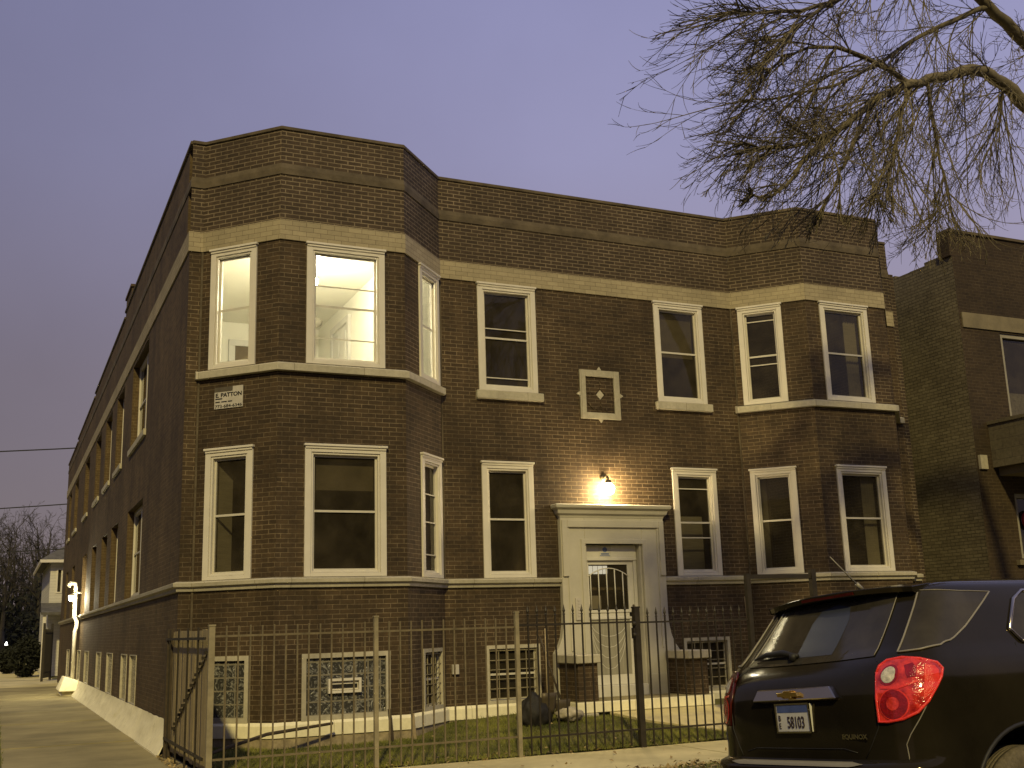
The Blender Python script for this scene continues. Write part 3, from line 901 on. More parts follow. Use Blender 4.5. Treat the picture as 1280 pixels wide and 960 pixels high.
for k in range(4):
    r_ = .22 + .15 * k
    gr.tube([(dl + .09 + .70 * (.5 + .5 * math.cos(t)), YD + .012, 1.68 - r_ * math.sin(t) * 1.2) for t in [math.pi * i / 12 for i in range(13)]], .006, 5)
gr.build('door_grille', 'doorwhite', door, smooth=True)
gp = MB(); gp.quad((dl + .09, YD + .02, 1.86), (dr_ - .11, YD + .02, 1.86), (dr_ - .11, YD + .02, 2.62), (dl + .09, YD + .02, 2.62)); gp.build('door_pane', 'glass', door)
hd = MB(); hd.tube([(dr_ - .05, YD - .05, 1.62), (dr_ - .05, YD - .05, 1.80)], .012); hd.box(dr_ - .075, dr_ - .025, YD - .03, YD + .001, 1.58, 1.84); hd.ball((dr_ - .05, YD - .05, 1.92), .022); hd.build('door_handle', 'fixture', door)
lpn = MB(); lpn.box(dl + .095, dr_ - .115, YD + .010, YD + .0148, .79, 1.69); lpn.build('lower_pane', 'dimpane', door)
nc = MB(); nc.quad((dl + .10, YD + .026, 1.88), (dl + .32, YD + .026, 1.88), (dl + .32, YD + .026, 2.10), (dl + .10, YD + .026, 2.10)); nc.build('paper_notice', 'signgrey', door)
# hall behind, with an inner door whose light is on
hl = MB(); hl.box(8.67, 10.73, 18.6, 18.65, .3, 5.1); hl.build('hall_wall', 'interior', bld)
fn = MB()
for k in range(4): fn.box(10.05 + .105 * k, 10.14 + .105 * k, 18.585, 18.597, 2.55, 2.70)
fn.build('lit_fanlight', 'fanlight', bld)
ic = MB(); ic.box(8.755, 8.86, WY - .128, WY - .101, 1.70, 2.06)
for k in range(6): ic.box(8.79, 8.825, WY - .137, WY - .127, 1.76 + .05 * k, 1.785 + .05 * k)
ic.build('entry_intercom', 'signgrey', bld)
cbx = MB(); cbx.box(6.56, 6.67, WY - .06, WY, .92, 1.07); cbx.build('meter_box', 'signgrey', bld, bevel=.006)
# thin caulk line / conduit at the left corner and on the right bay joint
cj = MB()
cj.box(2.530, 2.560, WY - .022, WY - .002, .45, 2.25); cj.box(2.530, 2.560, WY - .022, WY - .002, 2.41, 5.40); cj.box(2.530, 2.560, WY - .022, WY - .002, 5.55, 7.44)
cj.build('corner_joint', 'ledge', bld)
cj = MB(); cj.box(6.462, 6.484, WY - .02, WY - .002, 2.41, 7.44); cj.build('corner_joint', 'ledge', bld)
cj = MB(); cj.box(12.40, 12.425, WY - .02, WY - .002, 2.41, 5.40); cj.box(12.40, 12.425, WY - .02, WY - .002, 5.55, 7.44); cj.build('corner_joint', 'ledge', bld)
ch = MB(); ch.box(WX0 + .02, WX0 + .55, 26.0, 27.2, 9.0, 9.62); ch.box(WX0 - .01, WX0 + .58, 25.96, 27.24, 9.62, 9.68); ch.build('chimney', 'brick_side', bld)
eb = MB(); eb.box(16.502, 16.66, WY + .03, WY + .6, 0, 8.60); eb.build('side_pier', 'brick_upper', bld)
# white rainwater pipe near the far end of the side wall
dp = MB()
dp.tube([(2.20, 37.6, .25), (2.20, 37.6, 1.9), (2.24, 37.6, 2.05), (2.24, 37.6, 2.20), (2.16, 37.6, 2.34), (2.16, 37.6, 3.25), (2.14, 37.55, 3.36), (2.0, 37.5, 3.38), (1.94, 37.45, 3.28)], .062, 10)
dp.build('rainwater_pipe', 'white', bld, smooth=True)

# stoop
st = thing('stoop', (9.6, 16.2, 0), 'low entrance stoop with two brick piers in front of white door', 'stoop')
sl = MB(); sl.box(8.33, 10.90, 15.95, WY - .05, .265, .43); so = sl.build('slab', 'whitestone', st, bevel=.01)
s2 = MB(); s2.box(8.36, 10.87, 15.99, WY - .04, .435, .442); s2.build('tread', 'walk', st)
s3 = MB(); s3.box(8.42, 8.68, 15.90, 16.2, .05, .262); s3.build('support_block', 'stone', st, bevel=.01)
for x0, x1 in ((8.40, 8.75), (10.49, 10.84)):
    b = MB(); b.box(x0, x1, 16.02, WY - .13, .444, 1.02); po = b.build('pier', 'brick', st)
    c = MB(); c.box(x0 - .055, x1 + .055, 15.95, WY - .13, 1.022, 1.155); c.build('cap', 'stone', po, bevel=.012)

# fixtures on the building
sg = thing('wall_sign', la(.5, 0, 5.1), 'small white painter sign with black lettering on left bay under the lit windows', 'sign')
b = MB(); b.wbox(la, .30, .80, .004, .014, 4.93, 5.255); b.build('sign_board', 'signgrey', sg)
b = MB(); b.wbox(la, .30, .62, .0142, .0165, 5.185, 5.256); b.build('sign_header', 'signdark', sg)
t = MB()
t.add([], [])
text_to(t, 'E. PATTON', .085, la(.318, .0150, 5.105), la.d, (0, 0, 1), .001, bold=.0030, sx=1.10)
text_to(t, '773-684-6346', .064, la(.312, .0150, 4.942), la.d, (0, 0, 1), .001, bold=.0012, sx=1.32)
for a, c, z in ((.318, .44, 5.070), (.318, .40, 5.022), (.425, .52, 5.022), (.54, .615, 5.022)):
    t.wbox(la, a, c, .0142, .016, z, z + .018)
t.build('sign_lettering', 'ink', sg)
sk_ = thing('door_sticker', (9.43, WY, 2.83), 'small blue and white notice sticker above the entrance door', 'sticker')
b = MB(); b.box(9.32, 9.56, YD - .039, YD - .0355, 2.735, 2.935); b.build('sticker_sheet', 'stickerwhite', sk_)
b = MB()
b.lathe((9.44, YD - .041, 2.875), [(.0001, 0), (.045, 0), (.045, .0015)], 20, 'y'); b.box(9.36, 9.52, YD - .041, YD - .0395, 2.79, 2.812); b.box(9.34, 9.54, YD - .041, YD - .0395, 2.765, 2.777)
b.build('sticker_emblem', 'stickerblue', sk_)

lp = thing('porch_lamp', (9.46, WY, 3.95), 'glowing round porch lamp on the brick wall above the door hood', 'wall lamp')
b = MB(); b.lathe((9.46, WY - .03, 4.10), [(.0001, -.005), (.06, -.005), (.06, .028)], 16, 'y')
b.tube([(9.46, WY - .03, 4.10), (9.46, WY - .12, 4.13), (9.46, WY - .17, 4.09), (9.46, WY - .17, 4.04)], .016, 8); b.lathe((9.46, WY - .17, 4.0), [(.0001, .06), (.05, .055), (.06, .0)], 14)
b.build('lamp_bracket', 'fixture', lp, smooth=True)
b = MB(); b.ball((9.46, WY - .17, 3.90), .105, 18); b.build('lamp_globe', 'bulb', lp, smooth=True)

al = thing('alley_lamp', (2.2, 37.3, 2.9), 'bright lamp on the white pipe at the far end of the side wall', 'wall lamp')
b = MB(); b.tube([(2.32, 36.9, 3.05), (2.15, 36.9, 3.08), (2.02, 36.9, 3.02)], .02, 8); b.lathe((2.02, 36.9, 2.96), [(.0001, .06), (.09, .04), (.11, 0)], 14); b.build('lamp_arm', 'white', al, smooth=True)
b = MB(); b.ball((2.02, 36.9, 2.90), .09, 14); b.build('lamp_bulb', 'alleybulb', al, smooth=True)

rl = thing('room_lamp', (4.249, 16.6, 7.5), 'bare bright bulb hanging in the lit upstairs bay room', 'ceiling lamp')
b = MB(); b.tube([(4.249, 16.6, 7.518), (4.249, 16.6, 7.17)], .012, 8); b.lathe((4.249, 16.6, 7.46), [(.0001, .058), (.06, .058), (.05, .03), (.012, .0)], 14); b.build('lamp_stem', 'postgrey', rl)
b = MB(); b.ball((4.249, 16.6, 7.09), .07, 14); b.build('lamp_bulb', 'roombulb', rl, smooth=True)
fan = thing('ceiling_fitting', (4.9, 19.6, 7.4), 'glass bowl ceiling fitting further back in the lit room', 'ceiling lamp')
b = MB(); b.tube([(4.95, 19.4, 7.515), (4.95, 19.4, 7.30)], .015, 8); b.build('fitting_stem', 'postgrey', fan)
b = MB(); b.lathe((4.95, 19.4, 7.12), [(.0001, 0), (.10, .01), (.17, .06), (.19, .13), (.10, .18), (.02, .19)], 18); b.build('fitting_bowl', 'stone', fan, smooth=True)

# white capped block where the flared footing ends
hb = thing('footing_block', (1.9, 38, 0), 'white sloped concrete block at the end of the white footing', 'concrete block')
b = MB(); b.hexa([(1.86, 37.2, 0), (2.33, 36.8, 0), (2.33, 39.0, 0), (1.86, 39.0, 0), (1.92, 37.3, .14), (2.33, 36.9, .14), (2.33, 38.9, .14), (1.92, 38.9, .14)]); b.build('block_foot', 'whitestone', hb, bevel=.02)
b = MB(); b.hexa([(1.80, 37.0, .142), (2.33, 36.7, .142), (2.33, 39.1, .142), (1.80, 39.1, .142), (1.96, 37.5, .56), (2.33, 37.0, .44), (2.33, 38.9, .44), (1.96, 38.8, .56)]); b.build('block_cap', 'whitestone', hb, bevel=.02)

# ------------------------------------------------------------------ neighbour building on the right
nb = thing('brick_building', (19.5, 16.1, 0), 'darker brick building with concrete balcony at the right edge beyond the gangway', 'building')
NX, NY_ = 17.62, 16.1
nw = wallframe((NX, NY_), (27, NY_))
ns = wallframe((NX, 34), (NX, NY_))
b = MB()
NWIN = [(1.10, 2.3, 5.45, 7.32), (.92, 1.9, 2.65, 3.95), (4.0, 5.2, 5.45, 7.3), (4.0, 5.2, 2.4, 4.0)]
wall_with_holes(b, nw, 0, 8.90, NWIN, reveal=.14)
b.box(NX - .05, 27, NY_, NY_ + .32, 8.9, 9.421)
b.build('wall', 'nbrick', nb)
b = MB(); wall_with_holes(b, ns, 0, 8.60, [])
b.build('side_wall', 'nside', nb)
b = MB(); b.quad((27, NY_, 0), (27, 34, 0), (27, 34, 8.6), (27, NY_, 8.6)); b.build('end_wall', 'nside', nb)
b = MB()                                  # worn side parapet
n = 40
for i in range(n):
    y0, y1 = NY_ + .33 + 17.5 * i / n, NY_ + .33 + 17.5 * (i + 1) / n
    h = 8.93 - .012 * i + .05 * noise.noise(Vector((i * .45, 2, 0))) + (.05 if i % 3 == 0 else 0)
    b.box(NX, NX + .32, y0, y1 - .004, 8.601, h)
b.box(NX, NX + .32, NY_ + .003, NY_ + .329, 8.601, 8.899)
b.build('worn_parapet', 'nside', nb)
b = MB(); b.box(NX + .3, 27, NY_ + .33, 34, 8.3, 8.4); b.build('roof', 'roof', nb)
b = MB(); b.wbox(nw, .06, 9.3, -.02, .03, 7.36, 7.68); b.build('stone_band', 'nstone', nb)
b = MB(); b.wbox(nw, -.06, 9.3, -.30, .04, 9.422, 9.48); b.build('coping', 'ledge', nb)
b = MB(); b.wbox(nw, .05, .24, -.02, .06, 4.42, 4.70); b.build('stone_block', 'stone', nb)
b = MB(); b.box(18.05, 22.5, 13.9, NY_ - .003, 4.46, 5.33); b.box(18.02, 22.5, 13.87, NY_ - .003, 5.332, 5.40); b.build('balcony', 'nblock', nb)
b = MB(); b.box(18.2, 22.5, 14.0, NY_ - .003, 4.30, 4.458); b.build('balcony_beam', 'nstone', nb)
for a in NWIN:
    f = MB(); f.wframe(nw, a[0], a[1], a[2], a[3], .085, -.14, -.03); wo = f.build('window', 'nframe', nb)
    f = MB(); f.quad(nw(a[0], -.11, a[2]), nw(a[1], -.11, a[2]), nw(a[1], -.11, a[3]), nw(a[0], -.11, a[3])); f.build('pane', 'glass', wo)
    if a[2] > 5:
        f = MB(); nk = 14                 # scalloped lace along the top and side, a pale panel below
        x0, x1 = a[0] + .085, a[1] - .085
        for k in range(nk):
            xa, xb = x0 + (x1 - x0) * k / nk, x0 + (x1 - x0) * (k + 1) / nk
            f.add([nw(xa, -.125, a[3]), nw(xb, -.125, a[3]), nw(xb, -.125, a[3] - .12), nw((xa + xb) / 2, -.125, a[3] - .17), nw(xa, -.125, a[3] - .12)], [(0, 4, 3, 2, 1)])
        f.quad(nw(x0, -.126, a[2]), nw(x1, -.126, a[2]), nw(x1, -.126, a[2] + .62), nw(x0, -.126, a[2] + .62))
        f.build('lace_curtain', 'curtain', wo)
b = MB(); b.box(NX + .1, 26.8, NY_ + 1.2, NY_ + 1.25, .1, 8.2); b.box(NX + .1, 26.8, NY_ + .2, NY_ + 1.2, 4.9, 4.95); b.build('interior_partition', 'interior', nb)
b = MB(); b.wbox(nw, .75, 2.6, -.02, .09, 2.52, 2.62); b.build('sill', 'nstone', nb)
nr = thing('window_wreath', nw(1.30, .03, 3.45), 'round red decoration on the lower window of the right-hand building', 'wreath')
b = MB(); b.tube([nw(1.32 + .17 * math.cos(t), -.06, 3.42 + .17 * math.sin(t)) for t in [math.pi * 2 * i / 18 for i in range(19)]], .035, 8); b.build('ring', 'nred', nr, smooth=True)

# ------------------------------------------------------------------ iron fences, gates and yard things
FY = 13.42
def fence_run(name, label, x0, x1, pitch, finial, mat, cat='fence', group=None, top=1.74, rails=(1.62, .25), post0=True, post1=True, slope=0.0):
    t = thing(name, ((x0 + x1) / 2, FY, 0), label, cat, group)
    for z in rails:
        b = MB(); b.hexa([(x0, FY - .012, z - .012), (x1, FY - .012, z - .012 + slope), (x1, FY + .012, z - .012 + slope), (x0, FY + .012, z - .012), (x0, FY - .012, z + .012), (x1, FY - .012, z + .012 + slope), (x1, FY + .012, z + .012 + slope), (x0, FY + .012, z + .012)])
        b.build('rail', mat, t)
    n = round((x1 - x0) / pitch)
    src = None
    for k in range(1, n):
        x = x0 + (x1 - x0) * k / n
        dz = slope * k / n + random.uniform(-.006, .006)
        if src is None:
            b = MB(); b.box(x - .009, x + .009, FY - .009, FY + .009, .03, top)
            if finial:
                b.lathe((x, FY, top), [(.008, 0), (.022, .008), (.010, .02), (.012, .035), (.020, .055), (.012, .085), (.0015, .135)], 8)
            src = b.build('picket', mat, t); sx = x
        else:
            c = src.copy(); COL.objects.link(c); c.parent = t
            c.location = (x - sx, 0, dz)
            c.rotation_euler = (0, 0, 0)
    return t
def post(parent, x, w, h, mat, y=None, cap=True, z0=-.1):
    y = FY if y is None else y
    b = MB(); b.box(x - w, x + w, y - w, y + w, z0, h)
    if cap: b.box(x - w - .006, x + w + .006, y - w - .006, y + w + .006, h + .0005, h + .02)
    return b.build('post', mat, parent)
g_ = 'iron fence panels along the pavement'
fa = fence_run('iron_fence', 'grey iron fence panel nearest the corner, in front of the left bay', 2.30, 4.25, .141, False, 'irongrey', group=g_)
post(fa, 2.27, .034, 1.735, 'postgrey'); post(fa, 4.25, .026, 1.79, 'postgrey')
fb = fence_run('iron_fence', 'grey iron fence panel in front of the leftmost recessed basement window', 4.276, 6.15, .141, False, 'irongrey', group=g_)
post(fb, 6.16, .026, 1.80, 'postgrey')
fc = fence_run('iron_fence', 'dark spear-topped iron gate panel in front of the white entrance door', 6.19, 7.93, .134, True, 'iron', 'fence', g_, top=1.76, rails=(1.64, .23))
post(fc, 7.965, .040, 1.825, 'iron')
b = MB(); b.box(7.90, 7.93, FY - .04, FY + .03, 1.42, 1.56); b.ball((7.90, FY - .05, 1.62), .028); b.ball((7.90, FY - .05, 1.47), .028); b.build('latch', 'iron', fc)
fd_ = fence_run('iron_fence', 'dark spear-topped iron fence panel beside the walk, just left of the black car', 8.01, 9.82, .140, True, 'iron', 'fence', g_, top=1.70, rails=(1.63, .22))
ga = thing('gate_frame', (10.45, 13.5, 0), 'tall plain black iron gate frame between fence and parked car', 'gate frame')
b = MB(); b.box(9.83, 9.90, FY - .035, FY + .035, -.1, 2.275); b.build('post', 'iron', ga)
b = MB(); b.box(11.01, 11.09, FY - .04, FY + .04, -.1, 2.33); b.build('post', 'iron', ga)
b = MB(); b.box(9.902, 11.008, FY - .022, FY + .022, 2.20, 2.262); b.build('crossbar', 'iron', ga)
fe = fence_run('iron_fence', 'dark iron fence panel hidden behind the black car', 11.12, 16.4, .141, True, 'iron', 'fence', g_, top=1.70)

# plank gate along the side walkway
wg = thing('plank_gate', (2.27, 15.1, 0), 'weathered plank gate with iron bars at the building corner', 'gate')
b = MB()
for k in range(14):
    y = 13.50 + .232 * k
    b.box(2.285 + random.uniform(-.003, .003), 2.312, y, y + .229, .10 + random.uniform(-.02, .02), 1.70 + random.uniform(-.012, .012))
b.build('planks', 'wood', wg)
for z in (1.60, .26):
    b = MB(); b.box(2.19, 2.215, 13.46, 16.66, z - .016, z + .016); b.build('rail', 'iron', wg)
for k in range(4):
    y = 13.95 + .80 * k
    b = MB(); b.box(2.192, 2.213, y - .011, y + .011, .02, 1.73); b.build('picket', 'iron', wg)
b = MB()
n = 16
for k in range(n):
    t = k / (n - 1)
    y = 16.2 - 2.5 * t; z = .42 + 1.02 * t
    b.box(2.235, 2.284, y - .022, y + .022, z - .018, z + .018)
b.tube([(2.28, 16.3, .38), (2.28, 13.6, 1.48)], .010, 4)
b.build('chain_brace', 'iron', wg)
b = MB(); b.box(2.20, 2.28, 16.62, 16.70, -.05, 1.74); b.build('post', 'darkwood', wg)

def solo(name, mb_, mat, label, cat, group=None, smooth=False, origin=None, bevel=0):
    return tag(mb_.build(name, mat, None, smooth=smooth, origin=origin, bevel=bevel), label, cat, group)
b = MB(); b.tube([(2.45, 14.6, .20), (3.35, 15.35, .33), (4.3, 15.55, .40)], [.022, .024, .020], 7)
solo('fallen_branch', b, 'darkwood', 'dark pole lying propped across the grass by the left bay', 'pole', origin=(3.3, 15.2, .2))
b = MB(); b.box(10.05, 10.11, 13.62, 13.645, .05, 1.96)
wp = solo('plank', b, 'woodpole', 'pale narrow plank standing upright beside the black gate frame', 'plank', origin=(10.08, 13.63, .05)); wp.rotation_euler = (R(-2), R(-1.5), 0)
for x_, h_, l_, m_ in ((5.18, .54, 'short dark stake leaning on the pale base course of the left bay', 'darkwood'), (5.52, .46, 'short pale stake right of the dark one at the left bay', 'woodpole')):
    b = MB(); b.box(x_ - .022, x_ + .022, 15.60, 15.63, .1, h_)
    solo('stake', b, m_, l_, 'stake', origin=(x_, 15.615, .1)).rotation_euler = (0, R(-5), 0)
# tools and a bag beside the stoop
def shovel(loc, lean, label, mat):
    t = thing('shovel', loc, label, 'shovel', 'shovels leaning by the stoop')
    x, y, z = loc
    b = MB(); b.tube([(x, y, z + .32), (x + lean[0], y + lean[1], z + 1.28)], .016, 8); b.build('handle', mat, t, smooth=True)
    b = MB()
    rows = []
    for i in range(5):
        v = i / 4; wd = .13 * (1 - .35 * v * v)
        rows.append([(x + wd * u - lean[0] * .25 * v * 0, y - .02 * (1 - u * u) - .05 * (1 - v), z + .34 - .32 * v) for u in (-1, -.5, 0, .5, 1)])
    for r_ in rows: b.v += r_
    for i in range(4):
        for k in range(4):
            a = i * 5 + k; b.f.append((a, a + 1, a + 6, a + 5))
    o = b.build('blade', 'fixture', t, smooth=True)
    so_ = o.modifiers.new('thick', 'SOLIDIFY'); so_.thickness = .006
    return t
shovel((7.62, 15.55, .30), (.17, .35, 0), 'shovel with long pale handle leaning over the black bag', 'woodpole')
shovel((7.92, 15.70, .18), (-.14, .40, 0), 'shovel with short dark handle leaning at the stoop corner', 'darkwood')
b = MB()
bm = bmesh.new(); bmesh.ops.create_icosphere(bm, subdivisions=4, radius=1)
for v in bm.verts:
    d = v.co.normalized(); zz = max(0, d.z)
    k = 1 - .55 * zz ** 1.5
    q = Vector((d.x * .27 * k, d.y * .20 * k, d.z * .31))
    q *= 1 + .16 * noise.noise(d * 2.6) + .06 * noise.noise(d * 8)
    v.co = q
b.add([(v.co.x + 7.42, v.co.y + 15.62, max(.12, v.co.z + .34)) for v in bm.verts], [tuple(v.index for v in f.verts) for f in bm.faces]); bm.free()
solo('rubbish_bag', b, 'bag', 'bulging black rubbish bag on the grass left of the stoop', 'bag', smooth=True, origin=(7.42, 15.62, .1))
b = MB()
bm = bmesh.new(); bmesh.ops.create_icosphere(bm, subdivisions=3, radius=1)
for v in bm.verts:
    d = v.co.normalized(); v.co = Vector((d.x * .20, d.y * .14, d.z * .10)) * (1 + .5 * noise.noise(d * 3))
b.add([(v.co.x + 7.98, v.co.y + 15.55, v.co.z + .30) for v in bm.verts], [tuple(v.index for v in f.verts) for f in bm.faces]); bm.free()
solo('rag_heap', b, 'rag', 'small pale heap of rags at the foot of the stoop', 'rags', smooth=True, origin=(7.98, 15.55, .2))

# ------------------------------------------------------------------ the parked black car
car = thing('parked_car', (4.25, 5.42, .09), 'black estate-style car parked at the right, seen from behind with a bright red tail light', 'car')
WL[car.name] = (0, 0, 0)
car.rotation_euler = (R(-4.2), 0, 0)
cz_ = [.22, .30, .40, .50, .60, .685, .715, .735, .80, .90, 1.0, 1.08, 1.16, 1.22, 1.27, 1.31, 1.36, 1.45, 1.54, 1.60, 1.64, 1.665, 1.685, 1.70, 1.708]
cxr = [.13, .05, .01, -.02, -.035, -.035, -.02, .045, .05, .052, .058, .068, .095, .14, .19, .235, .28, .355, .425, .47, .51, .58, .75, 1.05, 1.4]
cxf = [4.55, 4.68, 4.74, 4.765, 4.77, 4.76, 4.75, 4.74, 4.70, 4.58, 4.25, 3.72, 3.52, 3.38, 3.26, 3.16, 3.04, 2.84, 2.64, 2.50, 2.40, 2.28, 2.08, 1.85, 1.6]
chw = [.85, .885, .905, .915, .92, .921, .921, .920, .921, .922, .921, .917, .905, .890, .868, .850, .832, .800, .768, .742, .715, .675, .60, .45, .20]
def carv(z):
    return float(np.interp(z, cz_, cxr)), float(np.interp(z, cz_, cxf)), float(np.interp(z, cz_, chw))
NE = 4.2
def arv(z): return float(np.interp(z, [.2, 1.12, 1.30, 1.7], [.42, .40, .24, .24]))
def rear_pt(th, z, off=0.0):
    """th 0 = rear centre, pi/2 = where the flank becomes straight (right-hand side, y negative)"""
    def P(th, z):
        xr, xf, w = carv(z)
        sg = 1 if th >= 0 else -1
        a = abs(th)
        return Vector((xr + arv(z) * (1 - max(0, math.cos(a)) ** (2 / NE)), -sg * w * (math.sin(a) ** (2 / NE)), z))
    p = P(th, z)
    if off:
        e1 = P(min(math.pi / 2, abs(th) + .01) * (1 if th >= 0 else -1), z) - P(max(0.0, abs(th) - .01) * (1 if th >= 0 else -1), z)
        e2 = P(th, z + .01) - P(th, z - .01)
        n = e1.cross(e2)
        if n.length < 1e-9: n = Vector((-1, 0, 0))
        n.normalize()
        c = p - Vector((1.2, 0, z))
        if n.dot(c) < 0: n = -n
        p = p + n * off
    return p
def th_from_y(y, z):
    xr, xf, w = carv(z)
    return math.copysign(math.asin(min(1, abs(y) / w) ** (NE / 2)), -y)
def th_from_x(x, z, sgn=1):
    xr, xf, w = carv(z)
    return sgn * math.acos(max(0, min(1, 1 - (x - xr) / arv(z))) ** (NE / 2))
def flank(x, z, sgn=-1, off=.004):
    xr, xf, w = carv(z)
    if x < xr + arv(z):
        p = rear_pt(th_from_x(x, z, 1), z, off); return (p.x, sgn * abs(p.y), p.z)
    return (x, sgn * (w + off), z)
def rings():
    zs = sorted(set(cz_ + [.26, .35, .45, .55, .76, .85, .95, 1.04, 1.12, 1.19, 1.245, 1.29, 1.335, 1.40, 1.50, 1.57, 1.62]))
    vs = []; n = None
    for z in zs:
        xr, xf, w = carv(z)
        pts = []
        for i in range(19):
            th = math.pi / 2 * (i / 18) ** .8
            pts.append(rear_pt(th, z))
        xa = xr + arv(z)
        xb = xf - .75
        for i in range(1, 13):
            pts.append(Vector((xa + (xb - xa) * i / 12, -w, z)))
        for i in range(1, 15):
            th = math.pi / 2 * i / 14
            pts.append(Vector((xb + .75 * math.sin(th) ** (2 / 2.6), -w * math.cos(th) ** (2 / 2.6) if i < 14 else 0, z)))
        full = pts + [Vector((p.x, -p.y, p.z)) for p in reversed(pts[1:-1])]
        n = len(full); vs += full
    fs = []
    for j in range(len(zs) - 1):
        for i in range(n):
            k = (i + 1) % n
            fs.append((j * n + i, j * n + k, (j + 1) * n + k, (j + 1) * n + i))
    fs.append(tuple(range(n))[::-1]); fs.append(tuple((len(zs) - 1) * n + i for i in range(n)))
    return vs, fs
vs, fs = rings()
b = MB(); b.add(vs, [q[::-1] for q in fs])
body = b.build('body', 'carblack', car, smooth=True)
# wheel arches are cut out of the body
WHX = (.90, 3.74)
for wx in WHX:
    for sy in (-1, 1):
        cme = MB(); cme.tube([(wx, sy * .80 - .24, .385), (wx, sy * .80 + .24, .385)], .480, 40)
        cut = cme.build('cutter', 'carplastic', car)
        bo = body.modifiers.new('arch', 'BOOLEAN'); bo.operation = 'DIFFERENCE'; bo.object = cut; bo.solver = 'EXACT'
bm = bmesh.new(); bm.from_mesh(body.data); bmesh.ops.remove_doubles(bm, verts=bm.verts[:], dist=.0004); bmesh.ops.recalc_face_normals(bm, faces=bm.faces[:])
bmesh.ops.triangulate(bm, faces=[f for f in bm.faces if len(f.verts) > 4]); bm.to_mesh(body.data); bm.free()
bpy.context.view_layer.update()
dg_ = bpy.context.evaluated_depsgraph_get()
nm_ = bpy.data.meshes.new_from_object(body.evaluated_get(dg_))
body.modifiers.clear(); body.data = nm_
nm_.materials.clear(); nm_.materials.append(M['carblack'])
for o in [o for o in bpy.data.objects if o.name.startswith('cutter')]: bpy.data.objects.remove(o, do_unlink=True)
for pl in nm_.polygons: pl.use_smooth = True
try:
    nm_.set_sharp_from_angle(angle=R(50))
except Exception: pass

def fill_poly(poly, fn, cuts=3):
    """fill a 2D outline, refine it and map it onto the body"""
    bm = bmesh.new()
    vv = [bm.verts.new((p[0], p[1], 0)) for p in poly]
    bm.faces.new(vv)
    bmesh.ops.triangulate(bm, faces=bm.faces[:])
    for _ in range(cuts):
        bmesh.ops.subdivide_edges(bm, edges=[e for e in bm.edges], cuts=1, use_grid_fill=True)
    bm.verts.index_update()
    vs = [tuple(fn(v.co.x, v.co.y)) for v in bm.verts]; fs = [tuple(v.index for v in f.verts) for f in bm.faces]
    bm.free()
    return vs, fs
def curve(poly, n=8):
    """Catmull-Rom through the points of a closed outline"""
    out = []
    N = len(poly)
    for i in range(N):
        p0, p1, p2, p3 = (Vector((*poly[(i + k - 1) % N], 0)) for k in range(4))
        for k in range(n):
            t = k / n
            q = .5 * ((2 * p1) + (p2 - p0) * t + (2 * p0 - 5 * p1 + 4 * p2 - p3) * t * t + (3 * p1 - p0 - 3 * p2 + p3) * t ** 3)
            out.append((q.x, q.y))
    return out
def trim(pts, r, name, mat, parent, closed=False):
    b = MB(); p = [Vector(q) for q in pts]
    if closed: p.append(p[0])
    b.tube(p, r, 6); return b.build(name, mat, parent, smooth=True)
# rear screen
def rs(y, z): return rear_pt(th_from_y(y, z), z, .005)
poly = [(-.575, 1.270), (-.55, 1.42), (-.52, 1.63), (.52, 1.63), (.56, 1.42), (.60, 1.268), (.3, 1.262), (0, 1.26), (-.3, 1.262)]
b = MB(); b.add(*fill_poly(poly, rs, 4)); rscr = b.build('rear_screen', 'carglass', car, smooth=True)
trim([rs(-.570 + .0053 * k, 1.275 + .0355 * k) for k in range(11)], .0030, 'screen_trim', 'greytrim', rscr)
trim([rs(.60 - .008 * k, 1.275 + .0355 * k) for k in range(11)], .0045, 'screen_trim', 'greytrim', rscr)
# a bluish seat-shaped patch laid on the outside of the rear screen
hb_ = [(-.20 + .34 * u, z) for u, z in ((0, 1.30), (0, 1.50), (.12, 1.575), (.5, 1.60), (.88, 1.575), (1, 1.50), (1, 1.30))]
mt_, t_ = newmat('bluish_seat_shape'); pp = nd(t_, 'ShaderNodeBsdfPrincipled', {'Roughness': .25}); pp.inputs['Base Color'].default_value = (.042, .048, .066, 1); oo = nd(t_, 'ShaderNodeOutputMaterial'); t_.links.new(pp.outputs[0], oo.inputs[0])
b = MB(); b.add(*fill_poly(hb_, lambda y, z: rear_pt(th_from_y(y, z), z, .0062), 3)); b.build('seat_shape', mt_, car, smooth=True)
